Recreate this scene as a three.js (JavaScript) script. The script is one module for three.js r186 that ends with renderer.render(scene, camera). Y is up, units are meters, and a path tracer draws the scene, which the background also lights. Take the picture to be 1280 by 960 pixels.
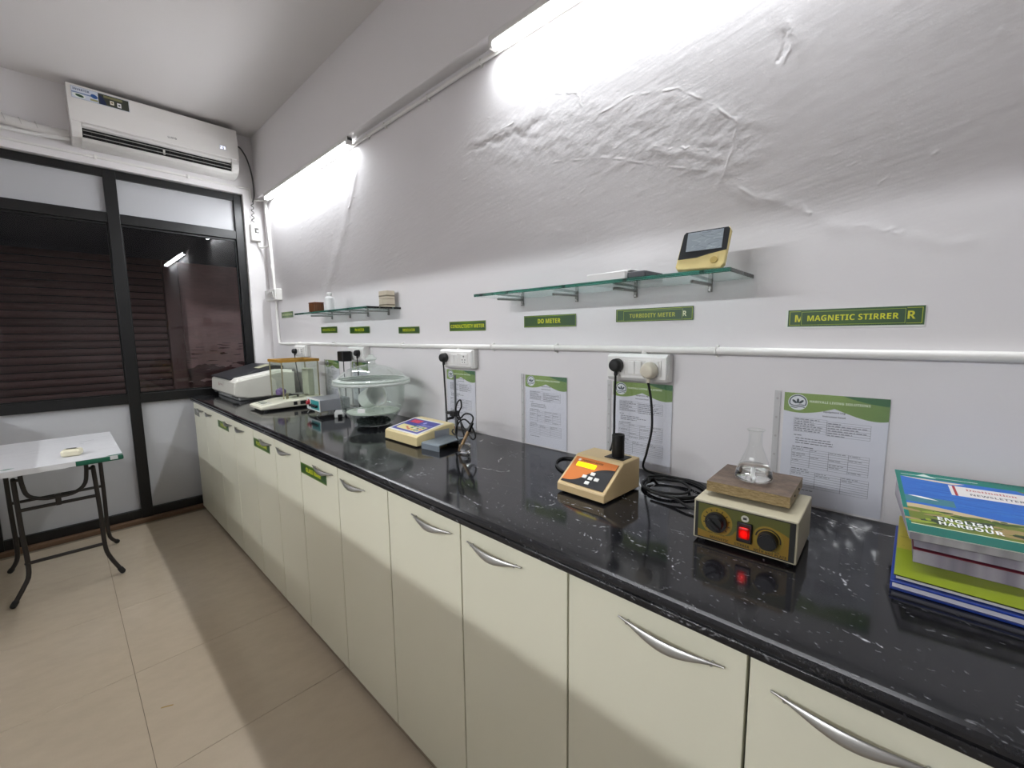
import * as THREE from 'three';
import { RoundedBoxGeometry } from 'three/addons/geometries/RoundedBoxGeometry.js';
import { RectAreaLightUniformsLib } from 'three/addons/lights/RectAreaLightUniformsLib.js';
import { mergeGeometries } from 'three/addons/utils/BufferGeometryUtils.js';
import { ImprovedNoise } from 'three/addons/math/ImprovedNoise.js';

// ---------- camera, background, exposure ----------
const scene = new THREE.Scene();
scene.background = new THREE.Color(0x050506);
const camera = new THREE.PerspectiveCamera(83.88, 1280 / 960, 0.05, 60);
camera.rotation.order = 'YXZ';
camera.position.set(-1.29, 1.356, 0);
camera.rotation.set(-0.11665, -0.81384, -0.01151);
const renderer = new THREE.WebGLRenderer({ antialias: true });
renderer.toneMapping = THREE.LinearToneMapping;
renderer.toneMappingExposure = 2.45;
renderer.shadowMap.enabled = true;
RectAreaLightUniformsLib.init();
const TUBE_DOWN = 39, TUBE_OUT = 25, HATCH_POWER = 42;

// ---------- helpers ----------
let seed = 20240611;
function rnd() { seed |= 0; seed = seed + 0x6D2B79F5 | 0; let t = Math.imul(seed ^ seed >>> 15, 1 | seed); t = t + Math.imul(t ^ t >>> 7, 61 | t) ^ t; return ((t ^ t >>> 14) >>> 0) / 4294967296; }
const rr = (a, b) => a + (b - a) * rnd();
const NZ = new ImprovedNoise();
const noise = (x, y, s = 0) => NZ.noise(x, y, s);
const smooth = (a, b, x) => { const t = Math.min(1, Math.max(0, (x - a) / (b - a))); return t * t * (3 - 2 * t); };
const V = (x, y, z) => new THREE.Vector3(x, y, z);
const names = {};
function numbered(n) { const k = names[n] = (names[n] ?? -1) + 1; return k ? `${n}_${String(k).padStart(3, '0')}` : n; }
function M(color, roughness = 0.5, extra = {}) {
  const phys = ['transmission', 'clearcoat', 'ior', 'sheen', 'thickness', 'attenuationColor', 'specularIntensity'].some(k => k in extra);
  return new (phys ? THREE.MeshPhysicalMaterial : THREE.MeshStandardMaterial)({ color, roughness, metalness: 0, ...extra });
}
function mesh(name, geo, mat, parent, pos, rot) {
  const m = new THREE.Mesh(geo, mat); m.name = name; m.castShadow = m.receiveShadow = true;
  if (pos) m.position.set(...pos);
  if (rot) m.rotation.set(...rot);
  if (parent) parent.add(m);
  return m;
}
// a thing: a Group at its base; local +z is its front, local +x its right seen from the front
function thing(name, label, category, pos = [0, 0, 0], turn = 0, group) {
  const g = new THREE.Group(); g.name = numbered(name); g.position.set(...pos); g.rotation.y = turn;
  g.userData = { label, category }; if (group) g.userData.group = group;
  scene.add(g); return g;
}
function single(name, geo, mat, label, category, pos, rot, group) {
  const m = mesh(numbered(name), geo, mat, scene, pos, rot);
  m.userData = { label, category }; if (group) m.userData.group = group; return m;
}
function structure(name, label) { const g = new THREE.Group(); g.name = name; g.userData = { kind: 'structure', label }; scene.add(g); return g; }
const box = (w, h, d) => new THREE.BoxGeometry(w, h, d);
const rbox = (w, h, d, r = 0.004, s = 2) => new RoundedBoxGeometry(w, h, d, s, Math.min(r, w / 2.01, h / 2.01, d / 2.01));
const cyl = (r, h, s = 24, r2 = r) => new THREE.CylinderGeometry(r2, r, h, s);
const lathe = (pts, s = 48) => new THREE.LatheGeometry(pts.map(p => new THREE.Vector2(...p)), s);
const tube = (pts, r, seg = 40, rs = 8, closed = false) => new THREE.TubeGeometry(new THREE.CatmullRomCurve3(pts.map(p => Array.isArray(p) ? V(...p) : p), closed, 'centripetal'), seg, r, rs, closed);
function capped(pts, r, seg = 40, rs = 10) {          // tube with rounded ends
  const a = V(...pts[0]), b = V(...pts[pts.length - 1]);
  const s1 = new THREE.SphereGeometry(r, rs, 6).translate(a.x, a.y, a.z), s2 = new THREE.SphereGeometry(r, rs, 6).translate(b.x, b.y, b.z);
  return mergeGeometries([tube(pts, r, seg, rs), s1, s2]);
}
function extr(pts, depth, bevel = 0) {                // outline in the xy plane, extruded along z, centred
  const s = new THREE.Shape(pts.map(p => new THREE.Vector2(...p)));
  const g = new THREE.ExtrudeGeometry(s, { depth: depth - 2 * bevel, bevelEnabled: bevel > 0, bevelThickness: bevel, bevelSize: bevel, bevelOffset: -bevel, bevelSegments: 2, curveSegments: 10 });
  return g.translate(0, 0, -depth / 2 + bevel);
}
// outline in (depth z, height y), extruded along the local x axis
const side = (pts, width, bevel = 0) => extr(pts.map(([z, y]) => [-z, y]), width, bevel).rotateY(Math.PI / 2);
function canvas(w, h, draw) {
  const c = document.createElement('canvas'); c.width = w; c.height = h; draw(c.getContext('2d'), w, h);
  const t = new THREE.CanvasTexture(c); t.colorSpace = THREE.SRGBColorSpace; t.anisotropy = 8; return t;
}
// a thin sheet whose front (+z) carries a print
function sheet(name, w, h, t, print, edge, parent, pos, rot) {
  return mesh(name, box(w, h, t), [edge, edge, edge, edge, print, edge], parent, pos, rot);
}
const FACE = -Math.PI / 2;                             // things on the right wall or worktop face the room (-x)

// ---------- shared materials ----------
const paintWhite = M(0xebe8e8, 0.75);
const ceilWhite = M(0xe4e0de, 0.85);
const pvc = M(0xeeece8, 0.35);
const whitePlastic = M(0xe8e6e2, 0.35);
const blackPlastic = M(0x0c0c0d, 0.4);
const blackRubber = M(0x111112, 0.55);
const chrome = M(0xc9c9c9, 0.22, { metalness: 1 }), satin = M(0xb4b3b0, 0.34, { metalness: 1 });
const steel = M(0x9a9a98, 0.35, { metalness: 1 });
const frameBlack = M(0x09090a, 0.38);
const boardWhite = M(0xbdbec1, 0.4);
const paneGlass = M(0xffffff, 0, { transmission: 1, ior: 1.5, thickness: 0 });
const clearGlass = M(0xf4faf6, 0, { transmission: 1, ior: 1.45, thickness: 0 });
const labGlass = M(0xfcfdfc, 0.0, { transmission: 1, ior: 1.5, thickness: 0 });
const paperWhite = M(0xe6e7ec, 0.7);

// ---------- sizes of the room ----------
const CEIL = 2.96, END = -4.06, BACK = 2.6, LEFT = -1.84, BEAMB = 2.482, BEAMX = -0.055, TOP = 0.907;

// ================= SETTING =================
// floor: polished beige tiles, one mesh each
{
  const f = structure('floor', 'polished beige floor tiles');
  const W = 0.6, gap = 0.0016;
  mesh('grout', box(-LEFT + 0.3, 0.1, BACK + 4.4), M(0x7d705f, 0.9), f, [LEFT / 2, -0.0515, (BACK - 4.2) / 2]);
  const mats = [0, 1, 2, 3].map(k => {
    const t = canvas(512, 512, (c, w, h) => {
      const im = c.createImageData(w, h);
      for (let y = 0; y < h; y++) for (let x = 0; x < w; x++) {
        const n = noise(x / 90, y / 50, k * 7.3) * 0.5 + noise(x / 30 + y / 80, y / 22, k * 3.1 + 9) * 0.3 + noise(x / 7, y / 7, k) * 0.16 + (rnd() - 0.5) * 0.16;
        const v = n * 8, i = (y * w + x) * 4;
        im.data[i] = 193 + v; im.data[i + 1] = 178 + v; im.data[i + 2] = 157 + v * 0.9; im.data[i + 3] = 255;
      }
      c.putImageData(im, 0, 0);
      if (k === 1) { c.strokeStyle = 'rgba(150,112,40,0.55)'; c.lineWidth = 5; c.lineCap = 'round'; c.beginPath(); c.moveTo(41, 266); c.quadraticCurveTo(52, 262, 66, 254); c.stroke(); }
    });
    return M(0xffffff, 0.2, { map: t });
  });
  const geo = rbox(W - gap, 0.012, W - gap, 0.0006, 1).toNonIndexed();
  { const p = geo.attributes.position, uv = geo.attributes.uv; for (let i = 0; i < p.count; i++) uv.setXY(i, p.getX(i) / W + 0.5, p.getZ(i) / W + 0.5); }
  let n = 0;
  for (let i = -3; i <= 2; i++) for (let j = -5; j <= 8; j++) {
    const x = -1.196 + W * (i + 0.5), z = -1.62 + W * (j + 0.5);
    if (x > 0.2 || x < LEFT - 0.3 || z < -4.3 || z > BACK + 0.2) continue;
    let k = Math.floor(rnd() * 4); if (k === 1) k = 0;
    if (i === 0 && j === -1) k = 1;
    const m = mesh('tile', geo, mats[k], f, [x, -0.006, z]); m.name = n ? `tile_${String(n).padStart(3, '0')}` : 'tile'; n++;
  }
}
// right wall: rough hand-plastered face with real relief in front of a solid wall
const segDist = (pts, z, y) => {
  let best = 9, along = 0, L = 0;
  for (let i = 0; i + 1 < pts.length; i++) {
    const [az, ay] = pts[i], [bz, by] = pts[i + 1], dz = bz - az, dy = by - ay, l2 = dz * dz + dy * dy;
    const t = Math.min(1, Math.max(0, ((z - az) * dz + (y - ay) * dy) / l2)), d = Math.hypot(z - az - t * dz, y - ay - t * dy);
    if (d < best) { best = d; along = L + t * Math.sqrt(l2); }
    L += Math.sqrt(l2);
  }
  return [best, along];
};
const pimples = [];
for (let i = 0; i < 120; i++) pimples.push([rr(-4, 0.45), rr(1.6, 2.42), rr(0.004, 0.010), rr(-0.0006, 0.0010), rr(0.5, 2.2), rr(-0.6, 0.6)]);
function relief(z, y) {
  const up = smooth(1.5, 1.72, y), a = 0.12 + 0.88 * up;
  let d = a * (0.0022 * noise(z * 1.5, y * 2.3, 1.7) + 0.0006 * noise(z * 4.2 + y, y * 5.5, 4.1) + 0.00016 * noise(z * 9 - y * 4, y * 16, 8.8));
  d += a * 0.00012 * noise(z * 7 + y * 5, y * 52 - z * 9, 2.2) + a * 0.00006 * noise(z * 20, y * 110 - z * 22, 6.6);
  if (up > 0) {
    // the big repair patch below the nearer lamp
    const wob = 0.05 * noise(z * 5, y * 5, 12) + 0.018 * noise(z * 17, y * 17, 13);
    const [pd, pa] = segDist([[-1.44, 2.165], [-1.16, 2.10], [-0.86, 2.035], [-0.62, 1.95], [-0.42, 1.86]], z, y);
    const w = 0.055 + 0.055 * smooth(0, 0.35, pa);
    const ins = 1 - smooth(w - 0.045, w + 0.012, pd + wob);
    d += ins * (0.0004 + 0.0011 * Math.abs(noise(z * 7 + 2, y * 13 - z * 3, 21)) + 0.0008 * noise(z * 19, y * 30 + z * 6, 3) + 0.0004 * noise(z * 48, y * 70, 5));
    const [r1] = segDist([[-1.44, 2.17], [-1.36, 2.155], [-1.24, 2.165], [-1.1, 2.14]], z, y + 0.035 * noise(z * 14, y * 6, 5) + 0.012 * noise(z * 45, y * 30, 9));
    d += 0.0010 * Math.exp(-((r1 / 0.016) ** 2)) - 0.0014 * Math.exp(-(((r1 - 0.03) / 0.012) ** 2)) * (y < 2.14 ? 1 : 0);
    const [r2] = segDist([[-0.83, 2.09], [-0.66, 2.075], [-0.5, 2.0], [-0.385, 1.91], [-0.40, 1.80], [-0.43, 1.75]], z, y + 0.03 * noise(z * 9, y * 12, 31) + 0.01 * noise(z * 40, y * 40, 35));
    d += 0.0008 * Math.exp(-((r2 / 0.008) ** 2)) * (0.35 + 1.3 * Math.abs(noise(z * 15, y * 15, 36)));
    const [r3] = segDist([[-0.62, 1.90], [-0.5, 1.86], [-0.43, 1.83]], z, y + 0.02 * noise(z * 20, y * 14, 33));
    d += 0.0014 * Math.exp(-((r3 / 0.008) ** 2));
    const [r4, a4] = segDist([[-0.42, 1.76], [-0.34, 1.705], [-0.23, 1.655], [-0.14, 1.60], [-0.03, 1.552], [0.1, 1.52]], z, y + 0.02 * noise(z * 16, y * 9, 41));
    d += 0.0014 * Math.exp(-((r4 / 0.012) ** 2)) * (0.4 + 0.9 * Math.abs(noise(a4 * 22, 0.3, 7)));
    // gouge near the top right and the long smear on the far part
    d -= 0.0012 * Math.exp(-((((z + 0.30) * 0.93 + (y - 2.06) * 0.35) / 0.013) ** 2) - ((((y - 2.06) * 0.93 - (z + 0.30) * 0.35) / 0.045) ** 2));
    d += 0.0012 * Math.exp(-((((z + 0.27) * 0.93 + (y - 2.07) * 0.35) / 0.016) ** 2) - ((((y - 2.07) * 0.93 - (z + 0.27) * 0.35) / 0.06) ** 2));
    const [r5] = segDist([[-2.47, 2.30], [-2.62, 2.05], [-2.78, 1.85], [-2.95, 1.66]], z, y);
    d += 0.003 * Math.exp(-((r5 / 0.05) ** 2)) * (0.7 + 0.6 * noise(z * 6, y * 9, 51));
    const [r6] = segDist([[-2.40, 2.36], [-2.50, 2.20], [-2.56, 2.12]], z, y + 0.01 * noise(z * 15, y * 15, 5));
    d += 0.0009 * Math.exp(-((r6 / 0.014) ** 2));
    for (const [pz, py, r, h, e, t] of pimples) {
      const u = (z - pz) * Math.cos(t) + (y - py) * Math.sin(t), v = (y - py) * Math.cos(t) - (z - pz) * Math.sin(t), q = (u / (r * e)) ** 2 + (v / r) ** 2;
      if (q < 6) d += h * Math.exp(-q);
    }
  }
  const edge = smooth(0, 0.05, BEAMB + 0.02 - y) * smooth(-4.07, -4.0, z);
  return d * edge;
}
{
  const w = structure('wall_right', 'rough white plastered wall behind the worktop');
  const z0 = -4.075, z1 = 0.55, y0 = 0.86, y1 = 2.5, nz = 620, ny = 240;
  const pos = [], uv = [], idx = [];
  for (let j = 0; j <= ny; j++) for (let i = 0; i <= nz; i++) {
    const z = z0 + (z1 - z0) * i / nz, y = y0 + (y1 - y0) * j / ny;
    pos.push(-relief(z, y), y, z); uv.push(i / nz, j / ny);
  }
  for (let j = 0; j < ny; j++) for (let i = 0; i < nz; i++) { const a = j * (nz + 1) + i, b = a + 1, c = a + nz + 1, e = c + 1; idx.push(a, b, e, a, e, c); }
  const g = new THREE.BufferGeometry();
  g.setAttribute('position', new THREE.Float32BufferAttribute(pos, 3)); g.setAttribute('uv', new THREE.Float32BufferAttribute(uv, 2)); g.setIndex(idx); g.computeVertexNormals();
  if (g.attributes.normal.getX(5000) > 0) { g.setIndex(idx.reverse()); g.computeVertexNormals(); }
  const TW = 2048, TH = 1024, hgt = new Float32Array(TW * TH), bd = new Uint8Array(TW * TH * 4), RANGE = 0.005;
  for (let y = 0; y < TH; y++) for (let x = 0; x < TW; x++) {
    const z = z0 + (z1 - z0) * x / TW, yy = y0 + (y1 - y0) * y / TH, up = 0.22 + 0.78 * smooth(1.45, 1.75, yy), m = 0.6 + 0.8 * noise(z * 2.2, yy * 3, 71);
    hgt[y * TW + x] = up * m * (0.00015 * noise(z * 10 + yy * 5, yy * 95 - z * 14, 3.3) + 0.00011 * noise(z * 22, yy * 190 - z * 34, 5.5)) + up * 0.00013 * noise(z * 38, yy * 55 - z * 8, 7.7) + 0.00005 * noise(z * 170, yy * 170, 2.7);
  }
  for (let y = 0; y < TH; y++) for (let x = 0; x < TW; x++) {         // broken, flaky skin of the repair patch
    const z = z0 + (z1 - z0) * x / TW, yy = y0 + (y1 - y0) * y / TH; if (yy < 1.7 || z < -1.55 || z > -0.3) continue;
    const [pd] = segDist([[-1.44, 2.165], [-1.16, 2.10], [-0.86, 2.035], [-0.62, 1.95], [-0.42, 1.86]], z, yy), k = 1 - smooth(0.05, 0.15, pd + 0.05 * noise(z * 8, yy * 8, 12));
    if (k > 0) hgt[y * TW + x] += k * (0.0005 * (0.5 - Math.abs(noise(z * 13 + 2, yy * 24 - z * 9, 61))) + 0.00028 * noise(z * 42, yy * 60 - z * 20, 62) + 0.00012 * noise(z * 110, yy * 120, 63));
  }
  // trowel scratches, lips and flaked edges: short raised or cut strokes
  const stroke = (pts, wd, h) => {
    for (let i = 0; i + 1 < pts.length; i++) {
      const [az, ay] = pts[i], [bz, by] = pts[i + 1], n = Math.max(2, Math.ceil(Math.hypot(bz - az, by - ay) / 0.0015));
      for (let k = 0; k < n; k++) {
        const q = k / n, z = az + (bz - az) * q, y = ay + (by - ay) * q, cx = (z - z0) / (z1 - z0) * TW, cy = (y - y0) / (y1 - y0) * TH, rx = Math.ceil(3 * wd / (z1 - z0) * TW), ry = Math.ceil(3 * wd / (y1 - y0) * TH);
        const hh = 0.42 * h * Math.max(0, 0.25 + 1.5 * noise(z * 26, y * 26, 81));
        for (let v = -ry; v <= ry; v++) for (let u = -rx; u <= rx; u++) {
          const X = Math.round(cx) + u, Yy = Math.round(cy) + v; if (X < 0 || Yy < 0 || X >= TW || Yy >= TH) continue;
          const dz = (X - cx) * (z1 - z0) / TW, dy = (Yy - cy) * (y1 - y0) / TH, g = hh * Math.exp(-(dz * dz + dy * dy) / (wd * wd)), o = Yy * TW + X;
          if (Math.abs(g) > 1e-5) { const cur = hgt[o]; hgt[o] = h > 0 ? Math.max(cur, cur * 0.6 + g) : Math.min(cur, cur * 0.6 + g); }
        }
      }
    }
  };
  const wiggle = (a, b, amp, n = 9) => Array.from({ length: n }, (_, i) => { const q = i / (n - 1); return [a[0] + (b[0] - a[0]) * q + rr(-amp, amp), a[1] + (b[1] - a[1]) * q + rr(-amp, amp)]; });
  seed = 4242;
  const chain = (pts, amp, wd, h) => { for (let i = 0; i + 1 < pts.length; i++) stroke(wiggle(pts[i], pts[i + 1], amp, 7), wd, h); };
  chain([[-1.46, 2.17], [-1.40, 2.15], [-1.30, 2.155], [-1.2, 2.17]], 0.004, 0.004, 0.0016);
  chain([[-1.42, 2.145], [-1.33, 2.14], [-1.24, 2.15]], 0.004, 0.0035, -0.0016);
  chain([[-1.12, 2.19], [-1.0, 2.20], [-0.9, 2.165], [-0.88, 2.11]], 0.004, 0.003, 0.0011);
  chain([[-0.86, 2.06], [-0.7, 2.085], [-0.55, 2.05], [-0.45, 1.97], [-0.388, 1.905]], 0.002, 0.0035, 0.0012);
  chain([[-0.388, 1.905], [-0.40, 1.83], [-0.425, 1.76]], 0.002, 0.003, 0.0013);
  chain([[-0.62, 1.91], [-0.55, 1.885], [-0.5, 1.875], [-0.455, 1.85]], 0.005, 0.0035, 0.0016);
  chain([[-1.0, 1.97], [-0.8, 1.93], [-0.62, 1.86], [-0.46, 1.80]], 0.003, 0.004, 0.0008);
  chain([[-0.41, 1.765], [-0.34, 1.71], [-0.26, 1.67], [-0.21, 1.645]], 0.007, 0.0045, 0.0017);
  chain([[-0.13, 1.60], [-0.06, 1.575], [-0.02, 1.552]], 0.006, 0.004, 0.0012);
  chain([[-0.30, 2.10], [-0.285, 2.06], [-0.30, 2.02]], 0.003, 0.005, -0.0016); chain([[-0.285, 2.10], [-0.27, 2.06], [-0.285, 2.01]], 0.003, 0.004, 0.0013);
  chain([[-2.42, 2.36], [-2.5, 2.22], [-2.56, 2.12]], 0.006, 0.005, 0.0011);
  for (let i = 0; i < 150; i++) { const z = rr(-3.9, 0.4), y = rr(1.62, 2.4), l = rr(0.006, 0.05), t = rr(-0.5, 0.9); stroke(wiggle([z, y], [z + l * Math.cos(t), y + l * Math.sin(t)], 0.002, 5), rr(0.0018, 0.0035), rnd() < 0.75 ? rr(0.0003, 0.0010) : -rr(0.0003, 0.0008)); }
  for (let i = 0; i < TW * TH; i++) { const v = Math.max(0, Math.min(255, Math.round(128 + 255 * hgt[i] / RANGE + (rnd() - 0.5)))); bd[i * 4] = bd[i * 4 + 1] = bd[i * 4 + 2] = v; bd[i * 4 + 3] = 255; }
  const bt = new THREE.DataTexture(bd, TW, TH); bt.magFilter = THREE.LinearFilter; bt.minFilter = THREE.LinearFilter; bt.needsUpdate = true;
  mesh('plaster', g, M(0xe8e5e6, 0.72, { bumpMap: bt, bumpScale: RANGE }), w);
  mesh('masonry', box(0.2, CEIL + 0.1, BACK + 4.3), paintWhite, w, [0.112, CEIL / 2, (BACK - 4.3) / 2]);
  mesh('plaster_base', box(0.012, y0, BACK + 4.06), paintWhite, w, [0.006, y0 / 2, (BACK - 4.06) / 2]);
  mesh('plaster_side', box(0.012, CEIL - y0, BACK - z1), paintWhite, w, [0.006, (CEIL + y0) / 2, (BACK + z1) / 2]);
  const b = structure('trim_1', 'painted concrete beam above the tube lights');
  mesh('beam', rbox(-BEAMX + 0.01, CEIL - BEAMB + 0.02, BACK + 4.06, 0.006), paintWhite, b, [BEAMX / 2 + 0.005, (CEIL + BEAMB) / 2 + 0.01, (BACK - 4.06) / 2]);
}
{ const c = structure('ceiling', 'smooth white ceiling'); mesh('slab', box(-LEFT + 0.3, 0.15, BACK + 4.5), ceilWhite, c, [LEFT / 2 + 0.1, CEIL + 0.075, (BACK - 4.3) / 2]); }
// left wall with a long open hatch towards the adjoining space, whose lamps light the lower wall and the door tops
const HS = 1.30, HH = 2.05, FARX = -3.95;
{
  const c = structure('wall_left', 'white wall on the left with a long open hatch');
  mesh('wall_below_hatch', box(0.10, HS, BACK + 2.3), paintWhite, c, [LEFT - 0.05, HS / 2, (BACK - 2.3) / 2]);
  mesh('low_wall_below_hatch', box(0.10, 1.04, 1.9), paintWhite, c, [LEFT - 0.05, 0.52, -3.25]);
  mesh('wall_above_hatch', box(0.10, CEIL - HH, BACK + 4.3), paintWhite, c, [LEFT - 0.05, (CEIL + HH) / 2, (BACK - 4.3) / 2]);
  mesh('pier', box(0.10, HH - HS, 0.9), paintWhite, c, [LEFT - 0.05, (HH + HS) / 2, BACK - 0.45]);
  const a = structure('wall_adjoining', 'plain walls of the adjoining space beyond the hatch');
  mesh('far_wall', box(0.1, CEIL, BACK + 4.3), paintWhite, a, [FARX - 0.05, CEIL / 2, (BACK - 4.3) / 2]);
  for (const z of [-4.18, BACK + 0.075]) mesh('end_wall', box(LEFT - FARX, CEIL, 0.12), paintWhite, a, [(LEFT + FARX) / 2 - 0.05, CEIL / 2, z]);
  const f = structure('floor_adjoining', 'floor of the adjoining space'); mesh('slab', box(LEFT - FARX, 0.1, BACK + 4.3), M(0x9c8b75, 0.6), f, [(LEFT + FARX) / 2 - 0.1, -0.05, (BACK - 4.3) / 2]);
  const g = structure('ceiling_adjoining', 'ceiling of the adjoining space'); mesh('slab', box(LEFT - FARX + 0.2, 0.12, BACK + 4.5), ceilWhite, g, [(LEFT + FARX) / 2 - 0.15, CEIL + 0.06, (BACK - 4.3) / 2]);
}
{ const c = structure('wall_back', 'white wall behind the camera'); mesh('masonry', box(-LEFT, CEIL, 0.15), paintWhite, c, [LEFT / 2, CEIL / 2, BACK + 0.075]); }
const OPR = -0.145, OPL = -1.702, OPT = 2.505;
{
  const c = structure('wall_end', 'white wall around the glazed partition');
  mesh('lintel', box(-LEFT, CEIL - OPT, 0.14), paintWhite, c, [LEFT / 2, (CEIL + OPT) / 2, END - 0.07]);
  mesh('pier', box(-OPR + 0.0, OPT, 0.14), paintWhite, c, [OPR / 2, OPT / 2, END - 0.07]);
  mesh('pier', box(OPL - LEFT, OPT, 0.14), paintWhite, c, [(OPL + LEFT) / 2, OPT / 2, END - 0.07]);
}
// glazed partition: black aluminium frame, white boards above and below, clear glass between
{
  const w = structure('window_1', 'black framed glazed partition with white boards above and below dark glass');
  const zf = END - 0.07, D = 0.062;
  const rail = (y0, y1) => mesh('rail', rbox(OPR - OPL - 0.004, y1 - y0, D, 0.003), frameBlack, w, [(OPR + OPL) / 2, (y0 + y1) / 2, zf]);
  rail(0.028, 0.092); rail(0.886, 0.954); rail(2.148, 2.216); rail(2.452, OPT - 0.002);
  const mul = [[OPR - 0.060, OPR - 0.002], [-0.972, -0.906], [OPL + 0.002, OPL + 0.066]];
  for (const [a, b] of mul) mesh('mullion', rbox(b - a, OPT - 0.03, D + 0.006, 0.003), frameBlack, w, [(a + b) / 2, OPT / 2 + 0.012, zf + 0.002]);
  for (let k = 0; k < 2; k++) {
    const x1 = mul[k][0], x0 = mul[k + 1][1], cx = (x0 + x1) / 2, ww = x1 - x0 + 0.006;
    mesh('top_board', box(ww, 0.242, 0.008), boardWhite, w, [cx, 2.334, zf]);
    mesh('bottom_board', box(ww, 0.80, 0.008), boardWhite, w, [cx, 0.489, zf]);
    const p = mesh('pane', new THREE.PlaneGeometry(ww, 1.2), paneGlass, w, [cx, 1.551, zf - 0.004]);
    for (const [bw, bh, bx, by] of [[ww, 0.014, 0, 0.591], [ww, 0.010, 0, -0.593]]) mesh('glazing_bead', box(bw, bh, 0.014), frameBlack, p, [bx, by, 0.009]);
    for (const s of [-1, 1]) mesh('glazing_bead', box(0.010, 1.2, 0.014), frameBlack, p, [s * (ww / 2 - 0.006), 0, 0.009]);
  }
  mesh('threshold', rbox(OPR - OPL, 0.028, 0.14, 0.003), M(0x6e543f, 0.6), w, [(OPR + OPL) / 2, 0.014, END - 0.065]);
}
// corridor outside the glass
{
  const OZ = -5.5, pink = canvas(512, 1024, (c, w, h) => {
    const im = c.createImageData(w, h);
    for (let y = 0; y < h; y++) for (let x = 0; x < w; x++) {
      const hh = 2.115 * (1 - y / h), n = noise(x / 60, y / 60, 3) * 0.5 + noise(x / 16, y / 10, 5) * 0.35 + noise(x / 4, y / 4, 6) * 0.2, i = (y * w + x) * 4;
      const lineH = 1.07 + 0.07 * noise(x / 40, 1.5, 2) + 0.03 * noise(x / 9, 4.5, 2);
      const peeled = hh < lineH && (noise(x / 38, y / 24, 17) + 0.4 * noise(x / 12, y / 8, 19)) < 0.28 || (hh < 1.3 && noise(x / 26, y / 7, 23) > 0.42);
      let r = 222 + n * 26, g = 184 + n * 24, b = 182 + n * 24;
      if (peeled) { r = 118 + n * 40; g = 84 + n * 34; b = 82 + n * 32; }
      im.data[i] = r; im.data[i + 1] = g; im.data[i + 2] = b; im.data[i + 3] = 255;
    }
    c.putImageData(im, 0, 0);
  });
  const ow = structure('wall_outside', 'weathered pink wall with peeling base seen through the glass');
  sheet('masonry', 2.6, 2.115, 0.2, M(0xffffff, 0.85, { map: pink }), M(0x8a6a6a, 0.9), ow, [-0.39 + 1.3, 1.0575, OZ - 0.1]);
  const of = structure('floor_outside', 'grey corridor floor outside'); mesh('slab', box(8, 0.1, 2.0), M(0x57504b, 0.9), of, [-0.6, -0.06, OZ + 0.9]);
  const s = thing('roller_shutter', 'closed maroon roller shutter seen through the dark glass', 'shutter', [0, 0, OZ]);
  const sm = [0x624643, 0x5a403d, 0x684b48].map(c => M(c, 0.6));
  const pitch = 0.066, n = 33, x0 = -3.2, x1 = -0.512;
  const prof = []; for (let i = 0; i <= 8; i++) { const t = i / 8; prof.push([0.013 * Math.sin(Math.PI * t) ** 0.7 - 0.003, t * (pitch - 0.008)]); }
  prof.push([-0.012, pitch - 0.008], [-0.012, 0]);
  const sg = side(prof, x1 - x0);
  for (let k = 0; k < n - 1; k++) mesh('slat', sg, sm[k % 3], s, [(x0 + x1) / 2, 0.02 + k * pitch, 0.0]);
  mesh('guide_rail', rbox(0.12, 2.115, 0.09, 0.006), M(0x6f514e, 0.6), s, [-0.45, 1.0575, 0.02]);
}

// ================= LIGHTS =================
const glow = new THREE.MeshStandardMaterial({ color: 0xffffff, roughness: 0.4, emissive: 0xf8fcff, emissiveIntensity: 6 });
function tubeLight(z0, z1, label) {
  const L = z1 - z0, zc = (z0 + z1) / 2;
  const t = thing('tube_light', label, 'tube light', [-0.040, BEAMB, zc]);
  mesh('housing', rbox(0.034, 0.024, L, 0.004), whitePlastic, t, [0, -0.0125, 0]);
  mesh('diffuser', new THREE.CapsuleGeometry(0.0145, L - 0.07, 6, 14).rotateX(Math.PI / 2), glow, t, [0, -0.032, 0]);
  for (const s of [-1, 1]) mesh('end_cap', rbox(0.036, 0.044, 0.022, 0.005), whitePlastic, t, [0, -0.0235, s * (L / 2 - 0.011)]);
  const down = new THREE.RectAreaLight(0xf7fbff, TUBE_DOWN, L - 0.06, 0.026), out = new THREE.RectAreaLight(0xf7fbff, TUBE_OUT, L - 0.06, 0.026);
  down.position.set(0, -0.0475, 0); out.position.set(-0.0156, -0.032, 0);
  for (const l of [down, out]) { l.castShadow = true; t.add(l); }
  down.lookAt(-0.0405, 0, zc); out.lookAt(-1.056, BEAMB - 0.55, zc);
  return t;
}
function farTube(z0, z1, label) {
  const L = z1 - z0, zc = (z0 + z1) / 2, t = thing('tube_light', label, 'tube light', [FARX, 2.45, zc]);
  mesh('housing', rbox(0.03, 0.094, L, 0.004), whitePlastic, t, [0.016, 0, 0]);
  mesh('diffuser', rbox(0.022, 0.088, L - 0.05, 0.009, 3), glow, t, [0.040, 0, 0]);
  for (const s of [-1, 1]) mesh('end_cap', rbox(0.048, 0.096, 0.022, 0.005), whitePlastic, t, [0.025, 0, s * (L / 2 - 0.011)]);
  const l = new THREE.RectAreaLight(0xf7fbff, HATCH_POWER, L - 0.06, 0.085); l.position.set(0.0545, 0, 0); l.castShadow = true; t.add(l); l.lookAt(FARX + 1.0545, 2.25, zc);
}
farTube(-3.3, -1.9, 'tube light in the adjoining space beyond the hatch, farther one');
farTube(-1.7, -0.3, 'tube light in the adjoining space beyond the hatch, nearer one');
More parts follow.
